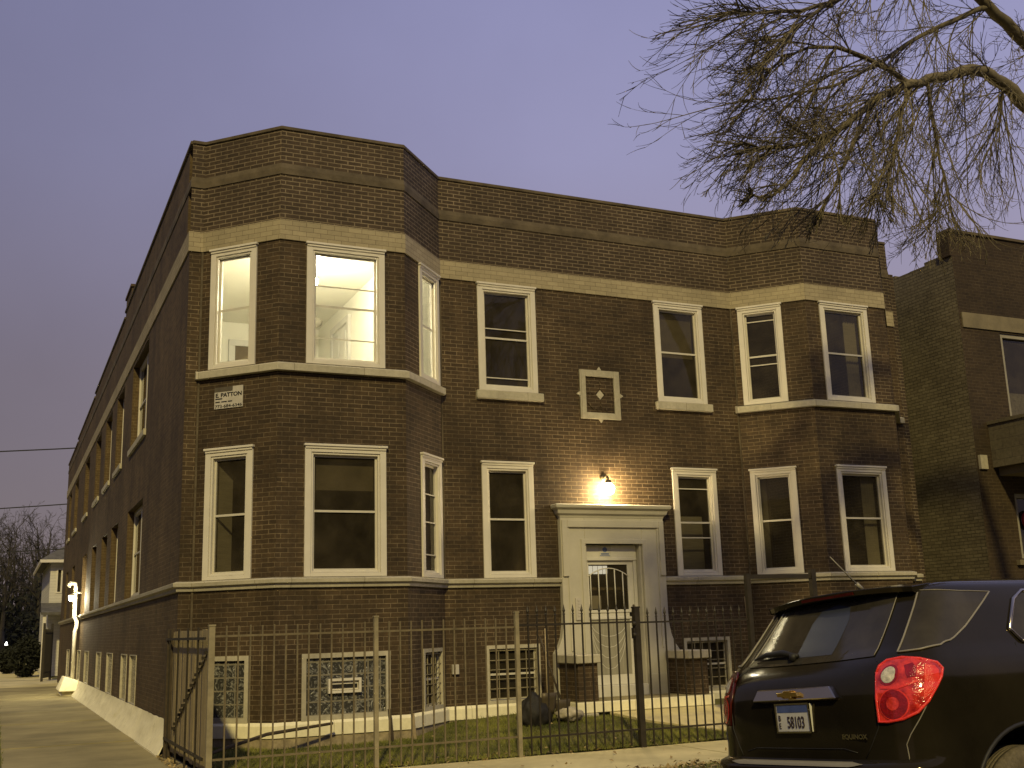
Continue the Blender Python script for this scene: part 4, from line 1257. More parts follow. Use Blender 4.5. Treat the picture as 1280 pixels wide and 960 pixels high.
# quarter windows and door windows both sides; s runs round the outline: angle at the corner, then metres along the flank
def surf(s_, z, sg_, off):
    if s_ <= math.pi / 2: return tuple(rear_pt((1 if sg_ < 0 else -1) * s_, z, off))
    xr, xf, w = carv(z)
    return (xr + arv(z) + s_ - math.pi / 2, sg_ * (w + off), z)
def sx_(x, z): return math.pi / 2 + x - carv(z)[0] - arv(z)
for sg_ in (-1, 1):
    q = [(.753, 1.280), (1.158, 1.287), (1.532, 1.306), (sx_(.534, 1.342), 1.342), (sx_(.655, 1.402), 1.402), (sx_(.796, 1.49), 1.49), (sx_(.965, 1.598), 1.598), (sx_(.80, 1.605), 1.605), (1.3, 1.612), (.869, 1.618), (.80, 1.44)]
    b = MB(); b.add(*fill_poly(q, lambda s_, z: surf(s_, z, sg_, .004), 4)); qw = b.build('quarter_window', 'carglass', car, smooth=True)
    def dense(pl, n=6):
        out = []
        for a, c in zip(pl[:-1], pl[1:]):
            out += [(a[0] + (c[0] - a[0]) * i / n, a[1] + (c[1] - a[1]) * i / n) for i in range(n)]
        return out + [pl[-1]]
    trim([surf(s_, z, sg_, .006) for s_, z in dense([q[9], q[10]] + q[0:7])], .0055, 'window_trim', 'greytrim', qw)
    trim([surf(s_, z, sg_, .006) for s_, z in dense(q[6:10])], .003, 'window_trim', 'greytrim', qw)
    for dx0, dx1, sl0 in ((.98, 1.88, .20), (1.97, 2.85, 0)):
        d = [(dx0 + sl0 * .25, 1.31), (dx0, 1.38), (dx0 + .14, 1.55), (dx0 + .24, 1.60), (dx1 - (0 if sl0 else .34), 1.60), (dx1 - (0 if sl0 else .12), 1.45), (dx1 + (0 if sl0 else .14), 1.29), (dx0 + .35, 1.275)]
        b = MB(); b.add(*fill_poly(d, lambda x, z: flank(x, z, sg_, .004), 4)); dw = b.build('door_window', 'carglass', car, smooth=True)
        trim([flank(x, z, sg_, .007) for x, z in d], .012, 'window_trim', 'chrome', dw, closed=True)
        hdl = MB(); hdl.tube([flank(dx0 + .25, 1.14, sg_, .01), flank(dx0 + .27, 1.145, sg_, .045), flank(dx0 + .43, 1.145, sg_, .045), flank(dx0 + .45, 1.14, sg_, .01)], .011, 8); hdl.build('door_handle', 'chrome', car, smooth=True)
    # panel gaps; the pale bumper strip paints the glint along its gap
    trim([surf(a_, z, sg_, .001) for a_, z in dense([(1.243, 1.014), (1.088, .934), (.93, .86), (.854, .81), (.877, .734)])], .003, 'bumper_glint', 'greytrim', car)
    trim([flank(x, z, sg_, .0005) for x, z in ((.98, 1.30), (.96, 1.1), (1.02, .95))], .0035, 'door_gap', 'carplastic', car)
    trim([flank(1.92, z, sg_, .0005) for z in (1.6, 1.3, 1.0, .7, .45)], .0035, 'door_gap', 'carplastic', car)
    # mirror, sill cladding
    mi = MB(); mi.ball((2.78, sg_ * 1.03, 1.25), .10); mi.tube([(2.8, sg_ * .86, 1.20), (2.78, sg_ * .98, 1.23)], .03, 8); mi.build('door_mirror', 'carblack', car, smooth=True)
    cl = MB()
    for z0, z1 in ((.24, .40),): cl.hexa([(1.32, sg_ * .88, z0), (3.3, sg_ * .88, z0), (3.3, sg_ * .935, z0 + .02), (1.32, sg_ * .935, z0 + .02), (1.32, sg_ * .88, z1), (3.3, sg_ * .88, z1), (3.3, sg_ * .932, z1 - .02), (1.32, sg_ * .932, z1 - .02)])
    cl.build('sill_cladding', 'carplastic', car, bevel=.01)
    # tail light wraps round the corner
    P = lambda v: v
    out = [(.542, 1.178), (.558, 1.212), (.643, 1.237), (.854, 1.246), (1.173, 1.234), (1.446, 1.212), (1.495, 1.182), (1.45, 1.14), (1.376, 1.094), (1.243, 1.022), (1.080, .970), (.862, .938), (.667, .926), (.552, .926), (.546, 1.05)]
    ts = 1 if sg_ < 0 else -1
    fn_ = lambda off: (lambda th, z: rear_pt(ts * th, z, off))
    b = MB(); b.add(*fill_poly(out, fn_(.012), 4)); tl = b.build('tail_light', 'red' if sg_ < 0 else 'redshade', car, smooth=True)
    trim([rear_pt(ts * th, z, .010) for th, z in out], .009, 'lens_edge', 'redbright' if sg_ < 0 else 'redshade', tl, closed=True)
    def ydisc(cy, cz, r, off, name, mat, k=1.0):
        pl = []
        for i in range(24):
            t = 2 * math.pi * i / 24
            y = cy + r * k * math.cos(t); z = cz + r * math.sin(t)
            w_ = carv(z)[2]
            pl.append((th_from_y(max(-w_ * .9995, y), z), z))
        b = MB(); b.add(*fill_poly(pl, fn_(off), 2)); return b.build(name, mat, tl, smooth=True)
    ydisc(-.735, 1.160, .052, .015, 'reflector_ring', 'reddark', .95)
    ydisc(-.735, 1.160, .040, .018, 'reverse_lamp', 'lampclear', .95)
    ydisc(-.765, 1.012, .080, .0145, 'brake_lamp_ring', 'redbright', .95)
    ydisc(-.765, 1.012, .073, .0165, 'brake_lamp', 'reddark', .95)
    ydisc(-.765, 1.016, .034, .0185, 'brake_lamp_core', 'red', .95)
    mk = [(1.25, 1.205), (1.40, 1.195), (1.44, 1.172), (1.40, 1.12), (1.29, 1.06), (1.17, 1.03), (1.19, 1.10)]
    b = MB(); b.add(*fill_poly(mk, fn_(.016), 3)); b.build('side_marker', 'redbright', tl, smooth=True)
    mk = [(.92, 1.205), (1.05, 1.215), (1.12, 1.19), (1.10, 1.15), (.97, 1.145)]
    b = MB(); b.add(*fill_poly(mk, fn_(.0155), 3)); b.build('dark_inset', 'reddark', tl, smooth=True)
    mk = [(.60, 1.105), (.80, 1.098), (1.12, 1.130), (1.12, 1.118), (.82, 1.086), (.60, 1.092)]
    b = MB(); b.add(*fill_poly(mk, fn_(.0165), 2)); b.build('inner_step', 'redbright', tl, smooth=True)
# rear bumper strip, lower bumper
def rl_(y, z, off): return rear_pt(th_from_y(y, z), z, off)
b = MB()
poly = [(-.60, .712), (-.5, .700), (.5, .700), (.60, .712), (.5, .722), (-.5, .722)]
b.add(*fill_poly(poly, lambda y, z: rl_(y, z, .006), 4)); b.build('bumper_strip', 'greytrim', car, smooth=True)
b = MB(); b.add(*fill_poly([(-.80, .32), (.80, .32), (.80, .47), (-.80, .47)], lambda y, z: rl_(y, z, .01), 4)); b.build('lower_bumper', 'carplastic', car, smooth=True)
# liftgate edge lines
trim([rl_(y, z, .001) for y, z in ((-.60, 1.25), (-.66, 1.22), (-.675, 1.0), (-.665, .90), (-.60, .80), (-.56, .745))], .003, 'liftgate_gap', 'carplastic', car)
trim([rl_(-y, z, .001) for y, z in ((-.60, 1.25), (-.66, 1.22), (-.675, 1.0), (-.665, .90), (-.60, .80), (-.56, .745))], .003, 'liftgate_gap', 'carplastic', car)
trim([rl_(y, .79 - .02 * (abs(y) > .4), .001) for y in [-.5 + .1 * i for i in range(11)]], .003, 'liftgate_crease', 'carplastic', car)
# chrome handle bar with emblem, number plate and badge
b = MB()
hexpts = [(-.40, 1.060), (.375, 1.060), (.335, 1.128), (-.335, 1.128)]
b.prism([(rl_(y, z, -.01).x, y, z) for y, z in hexpts], [(rl_(y, z, .035).x, y, z) for y, z in hexpts])
bar = b.build('chrome_bar', 'chrome', car, bevel=.006)
b = MB()
bow = [(-.095, 1.082), (-.030, 1.082), (-.034, 1.072), (.028, 1.072), (.032, 1.082), (.095, 1.082), (.105, 1.106), (.040, 1.106), (.036, 1.116), (-.026, 1.116), (-.022, 1.106), (-.085, 1.106)]
b.prism([(.068 - .04 - .012, y, z) for y, z in bow], [(.068 - .04 + .03, y, z) for y, z in bow]); b.build('emblem', 'gold', bar, bevel=.002)
b = MB(); b.box(.038, .07, -.155, .155, .880, 1.040); pl_ = b.build('number_plate', 'plate', car, bevel=.004)
b = MB(); b.box(.0362, .0385, -.14, .14, .992, 1.036); b.build('plate_band', 'plateblue', pl_)
b = MB()
text_to(b, '58103', .092, (.0355, .055, .905), (0, -1, 0), (0, 0, 1), .001, bold=.001, sx=.70)
text_to(b, 'B', .046, (.0355, .135, .945), (0, -1, 0), (0, 0, 1), .001, sx=.9)
text_to(b, 'E', .046, (.0355, .135, .902), (0, -1, 0), (0, 0, 1), .001, sx=.9)
b.build('plate_lettering', 'inkred', pl_)
b = MB(); b.wframe(lambda s_, o_, z_: (.037 - o_, -s_, z_), -.158, .158, .876, 1.044, .010, -.005, .004); b.build('plate_frame', 'chrome', pl_)
b = MB(); text_to(b, 'EQUINOX', .034, (rl_(-.50, .85, .004).x, -.392, .842), (0, -1, 0), (0, 0, 1), .003, bold=.0012, sx=1.28); b.build('badge', 'chrome', car)
# roof spoiler with a high brake light, wiper and aerial
b = MB()
n = 20; up, lo_ = [], []
for i in range(n + 1):
    y = -.66 + 1.32 * i / n; k = (abs(y) / .66)
    xe = .40 + .07 * k ** 2.5; zt = 1.672 - .026 * k ** 2.2
    up.append([(xe, y, zt), (.62, y * .97, zt + .018), (.86, y * .93, zt + .016)])
    lo_.append([(xe + .012, y, zt - .034), (.60, y * .95, zt - .05), (.86, y * .9, zt - .06)])
for r_ in up + lo_: b.v += r_
m3 = 3
for i in range(n):
    for k in range(2):
        a = i * 3 + k; b.f.append((a, a + 3, a + 4, a + 1))
        c = (n + 1) * 3 + i * 3 + k; b.f.append((c, c + 1, c + 4, c + 3))
    b.f.append((i * 3, (n + 1) * 3 + i * 3, (n + 1) * 3 + i * 3 + 3, i * 3 + 3))
for i in (0, n):
    a = i * 3; c = (n + 1) * 3 + i * 3; b.f.append((a, a + 1, a + 2, c + 2, c + 1, c))
spo = b.build('spoiler', 'carblack', car, smooth=False, bevel=.004)
b = MB(); b.box(.405, .415, -.24, .24, 1.643, 1.660); b.build('high_brake_light', 'redshade', spo)
wp_ = [rl_(y, z, o) for y, z, o in ((.10, 1.30, .02), (.25, 1.318, .035), (.42, 1.318, .032), (.55, 1.302, .02))]
b = MB(); b.tube(wp_, [.012, .020, .018, .006], 8); b.tube([rl_(.14, 1.285, .01), rl_(.13, 1.305, .035)], .026, 8); b.build('rear_wiper', 'carplastic', car, smooth=True)
b = MB(); b.tube([(.70, .0, 1.70), (.66, .0, 1.735)], .014, 8); b.tube([(.66, 0, 1.735), (.48, .0, 1.905)], [.005, .003], 6); b.build('aerial', 'greytrim', car, smooth=True)
# wheels
for wx in WHX:
    for sy in (-1, 1):
        b = MB(); prof = [(.24, -.09), (.30, -.112), (.345, -.100), (.358, -.075)]
        for k in range(1, 6): prof += [(.358, -.075 + .025 * k - .003), (.350, -.075 + .025 * k - .002), (.350, -.075 + .025 * k + .002), (.358, -.075 + .025 * k + .003)]
        prof += [(.358, .075), (.345, .100), (.30, .112), (.24, .09)]
        b.lathe((wx, sy * .795, .385), [(r_ * 1.035, h_) for r_, h_ in prof], 48, 'y'); wo = b.build('wheel', 'tyre', car, smooth=True)
        b = MB(); b.lathe((wx, sy * .795, .385), [(.242, -.09), (.242, .09), (.225, .10), (.222, sy * .06), (.0001, sy * .055)], 40, 'y')
        for k in range(5):
            a = 2 * math.pi * k / 5 + .3
            c, s_ = math.cos(a), math.sin(a); y0, y1 = sorted((sy * .795 + sy * .062, sy * .795 + sy * .098))
            pts = [(-.035, .03), (.035, .03), (.026, .225), (-.026, .225)]
            b.prism([(wx + u * c - v * s_, y0, .385 + u * s_ + v * c) for u, v in pts], [(wx + u * c - v * s_, y1, .385 + u * s_ + v * c) for u, v in pts])
        b.build('rim', 'rim', wo)
        b = MB(); b.lathe((wx, sy * .80, .385), [(.479, -sy * .23), (.479, sy * .105)], 40, 'y'); b.build('arch_liner', 'carplastic', car, smooth=True)
        b = MB(); th = [math.pi * (i / 30 * 1.10 - .05) for i in range(31)]
        b.tube([(wx + .487 * math.cos(t), sy * (.919 if .385 + .48 * math.sin(t) > .4 else .914), .385 + .487 * math.sin(t)) for t in th], .013, 6); b.build('arch_lip', 'carplastic', car, smooth=True)
for sy in (-1, 1):                       # front lamps, out of the picture
    b = MB(); b.ball((4.42, sy * .70, .88), .12); b.build('headlight', 'lampclear', car, smooth=True)

# ------------------------------------------------------------------ beyond the building: house, hedge, gate, wood
hs = thing('white_house', (4.5, 60, 0), 'white two-storey house with grey roof beyond the far end of the brick side wall', 'house')
hx0, hy = 2.20, 59.0
hw = wallframe((hx0, hy), (9, hy)); hside = wallframe((hx0, 70), (hx0, hy))
b = MB()
HW = [(.28, .56, 3.9, 5.1), (1.5, 2.4, 3.4, 5.0), (1.4, 2.3, .7, 2.3)]
wall_with_holes(b, hw, 0, 5.55, HW, reveal=.15); wall_with_holes(b, hside, 0, 5.55, [], .1)
b.quad((9, hy, 0), (9, 70, 0), (9, 70, 5.55), (9, hy, 5.55)); b.build('wall', 'siding', hs)
for a in HW:
    f = MB(); f.wframe(hw, a[0], a[1], a[2], a[3], .07, -.12, .03); wo = f.build('window', 'white', hs)
    f = MB(); f.quad(hw(a[0], -.1, a[2]), hw(a[1], -.1, a[2]), hw(a[1], -.1, a[3]), hw(a[0], -.1, a[3])); f.build('pane', 'carglass', wo)
b = MB(); b.hexa([(hx0 - .5, hy - .5, 5.5), (9.4, hy - .5, 5.5), (9.4, 70.4, 5.5), (hx0 - .5, 70.4, 5.5), (hx0 + 1.6, hy + 1.8, 6.9), (7.2, hy + 1.8, 6.9), (7.2, 68, 6.9), (hx0 + 1.6, 68, 6.9)]); b.build('roof', 'shingle', hs)
b = MB(); b.box(hx0 - .5, 9.4, hy - .5, hy - .42, 5.36, 5.498); b.box(hx0 - .5, hx0 - .42, hy - .42, 70.4, 5.36, 5.498); b.build('eaves_board', 'white', hs)
b = MB(); b.hexa([(hx0 - .35, hy - 1.5, 2.85), (6, hy - 1.5, 2.85), (6, hy - .003, 3.05), (hx0 - .35, hy - .003, 3.05), (hx0 - .35, hy - 1.5, 2.97), (6, hy - 1.5, 2.97), (6, hy - .003, 3.45), (hx0 - .35, hy - .003, 3.45)]); b.build('porch_roof', 'shingle', hs)
for x in (hx0 - .2, 4.0):
    b = MB(); b.box(x - .07, x + .07, hy - 1.4, hy - 1.26, 0, 2.848); b.build('porch_post', 'white', hs)
b = MB(); b.box(hx0 + .1, 8.9, hy + .8, hy + .85, 0, 5.4); b.build('interior_partition', 'interior', hs)
dgate = thing('iron_gate', (2.0, 54.5, 0), 'tall dark iron gate standing ajar in front of the white house', 'gate')
for p in ((1.85, 52.5), (2.25, 54.5)):
    b = MB(); b.box(p[0] - .05, p[0] + .05, p[1] - .05, p[1] + .05, -.05, 2.4); b.build('post', 'iron', dgate)
b = MB()
for k in range(14):
    t = (k + .5) / 14; x, y = 1.85 + .4 * t, 52.5 + 2 * t; b.box(x - .016, x + .016, y - .016, y + .016, .1, 2.15)
for z in (.3, 1.95): b.hexa([(1.85, 52.48, z), (2.25, 54.48, z), (2.25, 54.52, z), (1.85, 52.52, z), (1.85, 52.48, z + .05), (2.25, 54.48, z + .05), (2.25, 54.52, z + .05), (1.85, 52.52, z + .05)])
b.build('bars', 'iron', dgate)
lw = MB(); lw.box(-6, 1.95, 74.8, 75.1, -.05, .50)
solo('low_wall', lw, 'whitestone', 'low pale wall across the far end of the side walkway', 'wall', origin=(-2, 75, 0), bevel=.03)
fl = thing('far_lamp', (.57, 76, 0), 'tiny white lamp on a short post far down the side walkway', 'lamp')
b = MB(); b.tube([(.57, 76, 0), (.57, 76, 1.5)], .05, 8); b.build('post', 'iron', fl)
b = MB(); b.lathe((.57, 76, 1.5), [(.09, 0), (.015, .18)], 12); b.build('lamp_head', 'farbulb', fl)

def bush(name, c, rx, ry, rz, n, label, seed, mat='evergreen'):
    rnd = random.Random(seed)
    t = thing(name, (c[0], c[1], 0), label, 'shrub')
    b = MB()
    for k in range(n):
        d = Vector((rnd.gauss(0, 1), rnd.gauss(0, 1), rnd.gauss(0, 1))).normalized() * rnd.uniform(.35, 1) ** .5
        p = Vector((c[0] + d.x * rx, c[1] + d.y * ry, max(.05, c[2] + d.z * rz)))
        a = Vector((rnd.gauss(0, 1), rnd.gauss(0, 1), rnd.gauss(0, 1))).normalized(); q = a.orthogonal().normalized()
        s_ = rnd.uniform(.05, .13)
        b.quad(p - a * s_, p + q * s_ * .5, p + a * s_, p - q * s_ * .5)
    b.build('foliage', mat, t)
    b = MB()
    for k in range(5):
        b.tube([(c[0] + .05 * k - .1, c[1], 0), (c[0] + rx * .6 * (k - 2) / 2, c[1] + rnd.uniform(-.3, .3), c[2])], [.05, .02], 5)
    b.build('stem', 'bark2', t)
    return t
bush('shrub', (1.35, 60, .95), .75, 1.2, 1.0, 2600, 'dense dark clipped shrub beside the white house gate', 3)
bush('shrub', (.65, 68, .7), .55, .9, .75, 1500, 'smaller dark shrub further back near the pale low wall', 4)

# unseen terrace behind the camera and side-street blocks, added for dark reflections
for k in range(6):
    x0 = -34 + 13.2 * k
    rh = thing('unseen_house', (x0 + 6, -15, 0), ['unseen dark brick row house added across the street, %s of six' % w_ for w_ in ('first', 'second', 'third', 'fourth', 'fifth', 'last')][k], 'house', 'unseen row houses added across the street')
    h = 9.0 + .6 * (k % 3)
    fw = wallframe((x0 + 12.6, -15), (x0, -15))
    hol = [(a_, a_ + 1.2, z_, z_ + 1.8) for a_ in (1.2, 4.0, 7.4, 10.2) for z_ in (2.2, 5.4)]
    b = MB(); wall_with_holes(b, fw, 0, h, hol, reveal=.12); b.box(x0, x0 + 12.6, -27, -15.13, -.1, h - .01); b.build('wall', 'nbrick', rh)
    b = MB(); b.box(x0 - .1, x0 + 12.7, -27, -14.9, h + .001, h + .25); b.build('cornice', 'ledge', rh)
for k in range(5):
    y0 = 8 + 13.4 * k
    rh = thing('unseen_house', (-18, y0 + 6, 0), ['unseen dark low block added across the side street, %s of five' % w_ for w_ in ('nearest', 'second', 'middle', 'fourth', 'farthest')][k], 'house', 'unseen low blocks added across the side street')
    fw = wallframe((-16, y0), (-16, y0 + 12.8))
    hol = [(a_, a_ + 1.2, z_, z_ + 1.8) for a_ in (1.5, 5.0, 9.2) for z_ in (1.2, 4.4)]
    b = MB(); wall_with_holes(b, fw, 0, 7.6, hol, reveal=.12); b.box(-27, -16.13, y0, y0 + 12.8, -.1, 7.59); b.build('wall', 'nbrick', rh)
    b = MB(); b.box(-27, -15.9, y0 - .1, y0 + 12.9, 7.601, 7.85); b.build('cornice', 'ledge', rh)

# bare trees -----------------------------------------------------------------
def grow(mb, p, d, L, r, lev, rnd, cfg):
    """one limb as a bent tapered tube, with side shoots"""
    seg = cfg['seg'][lev]
    pts = [Vector(p)]; rad = [r]
    d = Vector(d).normalized()
    bend = Vector((rnd.gauss(0, 1), rnd.gauss(0, 1), rnd.gauss(0, 1))) * cfg['bend'][lev]
    for i in range(seg):
        t = (i + 1) / seg
        pull = Vector((0, 0, cfg['pull'][lev][0] * (1 - t) + cfg['pull'][lev][1] * t))
        d = (d + (bend + pull) / seg + Vector((rnd.gauss(0, 1), rnd.gauss(0, 1), rnd.gauss(0, 1))) * cfg['jit'][lev]).normalized()
        q_ = pts[-1] + d * L / seg
        if 'clip' in cfg and i > 0 and cfg['clip'](q_, rnd): break
        pts.append(q_); rad.append(r * (1 - t * cfg['taper'][lev]))
    seg = len(pts) - 1
    mb.tube(pts, rad, cfg['sides'][lev], cap=False)
    if lev + 1 < len(cfg['n']):
        n = cfg['n'][lev + 1]
        for k in range(n):
            t = cfg['start'][lev] + (1 - cfg['start'][lev]) * (k + rnd.random()) / n
            x = t * seg; i = min(seg - 1, int(x)); q = pts[i].lerp(pts[i + 1], x - i)
            ax = (pts[i + 1] - pts[i]).normalized()
            o = ax.orthogonal().normalized(); o.rotate(Matrix.Rotation(rnd.uniform(0, 2 * math.pi), 3, ax))
            a = cfg['ang'][lev + 1] * rnd.uniform(.6, 1.3)
            nd_ = ax * math.cos(a) + o * math.sin(a)
            grow(mb, q, nd_, L * cfg['len'][lev + 1] * rnd.uniform(.6, 1.15) * (1.15 - .5 * t), max(cfg['rmin'], rad[i] * cfg['rr'][lev + 1]), lev + 1, rnd, cfg)
FAR = dict(seg=[8, 6, 5, 4], bend=[.1, .35, .4, .4], pull=[(0, 0), (.35, .3), (.2, .1), (0, 0)], jit=[.04, .08, .1, .12], taper=[.85, .85, .8, .6], sides=[6, 4, 3, 3],
           n=[1, 16, 8, 6], start=[.22, .15, .15], ang=[0, .75, .65, .6], len=[1, .42, .45, .5], rr=[1, .5, .5, .6], rmin=.012)
FARP = [(-6.5, 84, 8.6), (-2.6, 82, 9.4), (.3, 88, 9.6), (2.6, 90, 10.2), (4.4, 84, 9.4), (-9, 78, 8.4)]
FLAB = ['bare tree at the far left edge of the wood', 'tall bare tree left of the end of the walkway', 'bare tree straight above the far tiny lamp', 'tallest bare tree just left of the white house roof', 'bare tree rising behind the white house roof', 'bare tree mostly outside the left edge']
for i, (x, y, h) in enumerate(FARP):
    rnd = random.Random(50 + i)
    t = thing('bare_tree', (x, y, 0), FLAB[i], 'tree', 'bare trees of the far wood')
    b = MB(); b.tube([(x, y, -.1), (x + .1, y, 1.2), (x, y + .1, 2.4)], [.26, .2, .18], 8); b.build('trunk', 'bark2', t, smooth=True)
    b = MB(); grow(b, (x, y + .1, 1.6), (.05, 0, 1), h - 1.8, .18, 0, rnd, FAR); b.build('crown', 'bark2', t)
# the mass of the wood behind them
rnd = random.Random(9)
b = MB()
for k in range(150):
    x, y = rnd.uniform(-20, 7), rnd.uniform(92, 112)
    c2 = dict(FAR); c2['n'] = [1, 12, 5, 3]; c2['start'] = [.1, .1, .1]
    grow(b, (x, y, 0), (rnd.gauss(0, .06), 0, 1), rnd.uniform(8, 10.6), .16, 0, rnd, c2)
tag(b.build('far_wood', 'bark2'), 'dark mass of bare woodland beyond the side walkway', 'woodland', kind='stuff')
b = MB()
for k in range(14000):
    x, y = rnd.uniform(-14, 6), rnd.uniform(88, 98); z = abs(rnd.gauss(0, 2.6))
    a = Vector((rnd.gauss(0, 1), rnd.gauss(0, 1), rnd.gauss(0, 1))).normalized() * .22; q = a.orthogonal().normalized() * .10
    p = Vector((x, y, z)); b.quad(p - a, p + q, p + a, p - q)
tag(b.build('undergrowth', 'evergreen'), 'dark undergrowth along the foot of the far wood', 'undergrowth', kind='stuff')

# cables that cross to the back of the building
def cable(pts, r, label):
    b = MB(); b.tube(pts, r, 5); solo('overhead_cable', b, 'wire', label, 'cable', 'overhead cables', origin=pts[0])
def sag(a, c, s_, n=14):
    a, c = Vector(a), Vector(c)
    return [a.lerp(c, i / n) + Vector((0, 0, -s_ * 4 * (i / n) * (1 - i / n))) for i in range(n + 1)]
cable(sag((-24, 50.0, 8.4), (6, 50.2, 10.0), .4), .028, 'highest of the three thin cables across the left sky')
cable(sag((-24, 50.2, 6.0), (6, 50.4, 7.65), .4), .024, 'middle thin cable across the left sky above the treetops')
cable(sag((-24, 52.0, 4.9), (5, 51.0, 5.62), .3), .024, 'lowest thin cable, in front of the bare trees')

# the big street tree at the right ------------------------------------------------
LIMBS = {
 'A': [(16.1, 10.9, 3.4), (15.2, 10.7, 6.2), (13.89, 10.4, 8.22), (13.06, 10.3, 8.79), (12.54, 10.2, 8.98), (12.02, 10.1, 9.02), (11.21, 10.0, 8.73), (10.48, 9.9, 8.4), (9.73, 9.8, 8.01), (8.86, 9.6, 7.34), (8.21, 9.4, 6.84), (7.58, 9.2, 6.23), (7.1, 9.15, 6.12)],
 'B': [(16.2, 11.0, 4.2), (15.6, 10.95, 7.6), (14.75, 10.9, 9.51), (13.76, 10.7, 10.14), (12.84, 10.5, 10.43), (11.97, 10.3, 10.72), (10.65, 10.0, 10.84)],
 'C': [(11.97, 10.3, 10.72), (9.93, 9.7, 9.64), (8.81, 9.4, 8.93), (7.97, 9.2, 8.27), (7.5, 9.15, 7.82)],
 'D': [(8.81, 9.4, 8.93), (7.82, 9.4, 8.6), (7.25, 9.3, 8.45)],
 'E': [(10.48, 9.9, 8.4), (10.11, 9.8, 7.8), (9.8, 9.7, 7.16), (9.54, 9.6, 6.61)],
 'F': [(9.73, 9.8, 8.01), (9.31, 9.9, 7.28), (9.06, 10.0, 6.75), (8.89, 10.1, 6.47)],
 'G': [(8.86, 9.6, 7.34), (7.79, 9.3, 6.83), (7.1, 9.15, 6.68)],
 'H': [(10.9, 10.0, 8.61), (11.11, 10.2, 7.92), (11.32, 10.3, 7.3), (11.48, 10.4, 6.9)],
 'I': [(12.84, 10.5, 10.43), (11.61, 10.7, 9.78), (10.57, 10.8, 9.06), (9.4, 10.8, 8.51), (8.38, 10.7, 8.19)],
 'J': [(12.54, 10.2, 8.98), (12.65, 10.4, 8.51), (12.44, 10.5, 8.03)],
 'K': [(10.48, 9.9, 8.4), (9.43, 9.6, 8.46), (8.45, 9.5, 8.32), (7.7, 9.4, 7.8)],
}
LR = dict(A=(.15, .010), B=(.16, .05), C=(.05, .008), D=(.028, .006), E=(.04, .010), F=(.035, .009), G=(.034, .006), H=(.030, .007), I=(.045, .008), J=(.03, .007), K=(.045, .008))
bt = thing('street_tree', (16.2, 11.0, 0), 'large bare street tree whose drooping branches hang over the right bay', 'tree')
b = MB(); b.tube([(16.2, 11.0, -.1), (16.25, 11.0, .4), (16.2, 11.0, 1.5), (16.15, 10.95, 3.0), (16.15, 10.95, 4.3)], [.42, .33, .29, .27, .20], 14); b.build('trunk', 'bark', bt, smooth=True)
TW = dict(seg=[10, 8, 5], bend=[.30, .30, .4], pull=[(-1.15, .55), (-.75, .75), (-.1, .5)], jit=[.016, .022, .03], taper=[.70, .70, .55], sides=[5, 4, 3],
          n=[1, 6, 4], start=[.08, .12], ang=[.9, .34, .42], len=[1, .62, .42], rr=[1, .68, .75], rmin=.0048,
          clip=lambda p, r_: p.x < 6.35 + .35 * r_.random() or p.z < (5.7 if p.x < 8.5 else 6.0) + .5 * r_.random() or p.y < 8.35)
TD = dict(TW); TD['pull'] = [(-1.9, .1), (-1.2, .4), (-.3, .4)]; TD['ang'] = [.9, .44, .5]; TD['bend'] = [.5, .5, .5]
limb_m, twig_m = MB(), MB()
rnd = random.Random(21)
COUNT = dict(A=78, B=20, C=38, D=16, E=18, F=12, G=20, H=16, I=34, J=14, K=30)
for k, pts in LIMBS.items():
    P_ = [Vector(p) for p in pts]
    # refine
    q = []
    for i in range(len(P_) - 1):
        p0, p1, p2, p3 = P_[max(0, i - 1)], P_[i], P_[i + 1], P_[min(len(P_) - 1, i + 2)]
        for j in range(4):
            t = j / 4
            q.append(.5 * ((2 * p1) + (p2 - p0) * t + (2 * p0 - 5 * p1 + 4 * p2 - p3) * t * t + (3 * p1 - p0 - 3 * p2 + p3) * t ** 3) + Vector((rnd.gauss(0, .012), rnd.gauss(0, .012), rnd.gauss(0, .012))))
    q.append(P_[-1])
    n = len(q); ra_, rb_ = LR[k]
    rad = [ra_ + (rb_ - ra_) * (i / (n - 1)) ** .8 for i in range(n)]
    limb_m.tube(q, rad, 9, cap=False)
    lead = .30 if k in 'AB' else .06
    for c in range(COUNT[k]):
        t = lead + (1 - lead) * (c + rnd.random()) / COUNT[k]
        if k == 'A' and t > .74 and rnd.random() < .55: continue
        i = min(n - 2, int(t * (n - 1))); ax = (q[i + 1] - q[i]).normalized()
        o = ax.orthogonal().normalized(); o.rotate(Matrix.Rotation(rnd.uniform(0, 2 * math.pi), 3, ax))
        a = rnd.uniform(.35, 1.15)
        hang = rnd.random() < sstep(8.2, 10.4, q[i].x) * .62
        dd = ax * math.cos(a) + o * math.sin(a) * .8 + (Vector((-.10, 0, -.55)) if hang else Vector((-.60, -.05, -.12)))
        L = rnd.uniform(1.1, 2.5) * (1.15 - .40 * t)
        if q[i].x > 11.4: L *= .8
        L *= .55 + .45 * sstep(6.8, 9.2, q[i].x)
        grow(twig_m, q[i], dd, L, rnd.uniform(.008, .014), 0, rnd, TD if hang else TW)
limb_m.build('limbs', 'bark', bt, smooth=True)
twig_m.build('twigs', 'bark', bt)

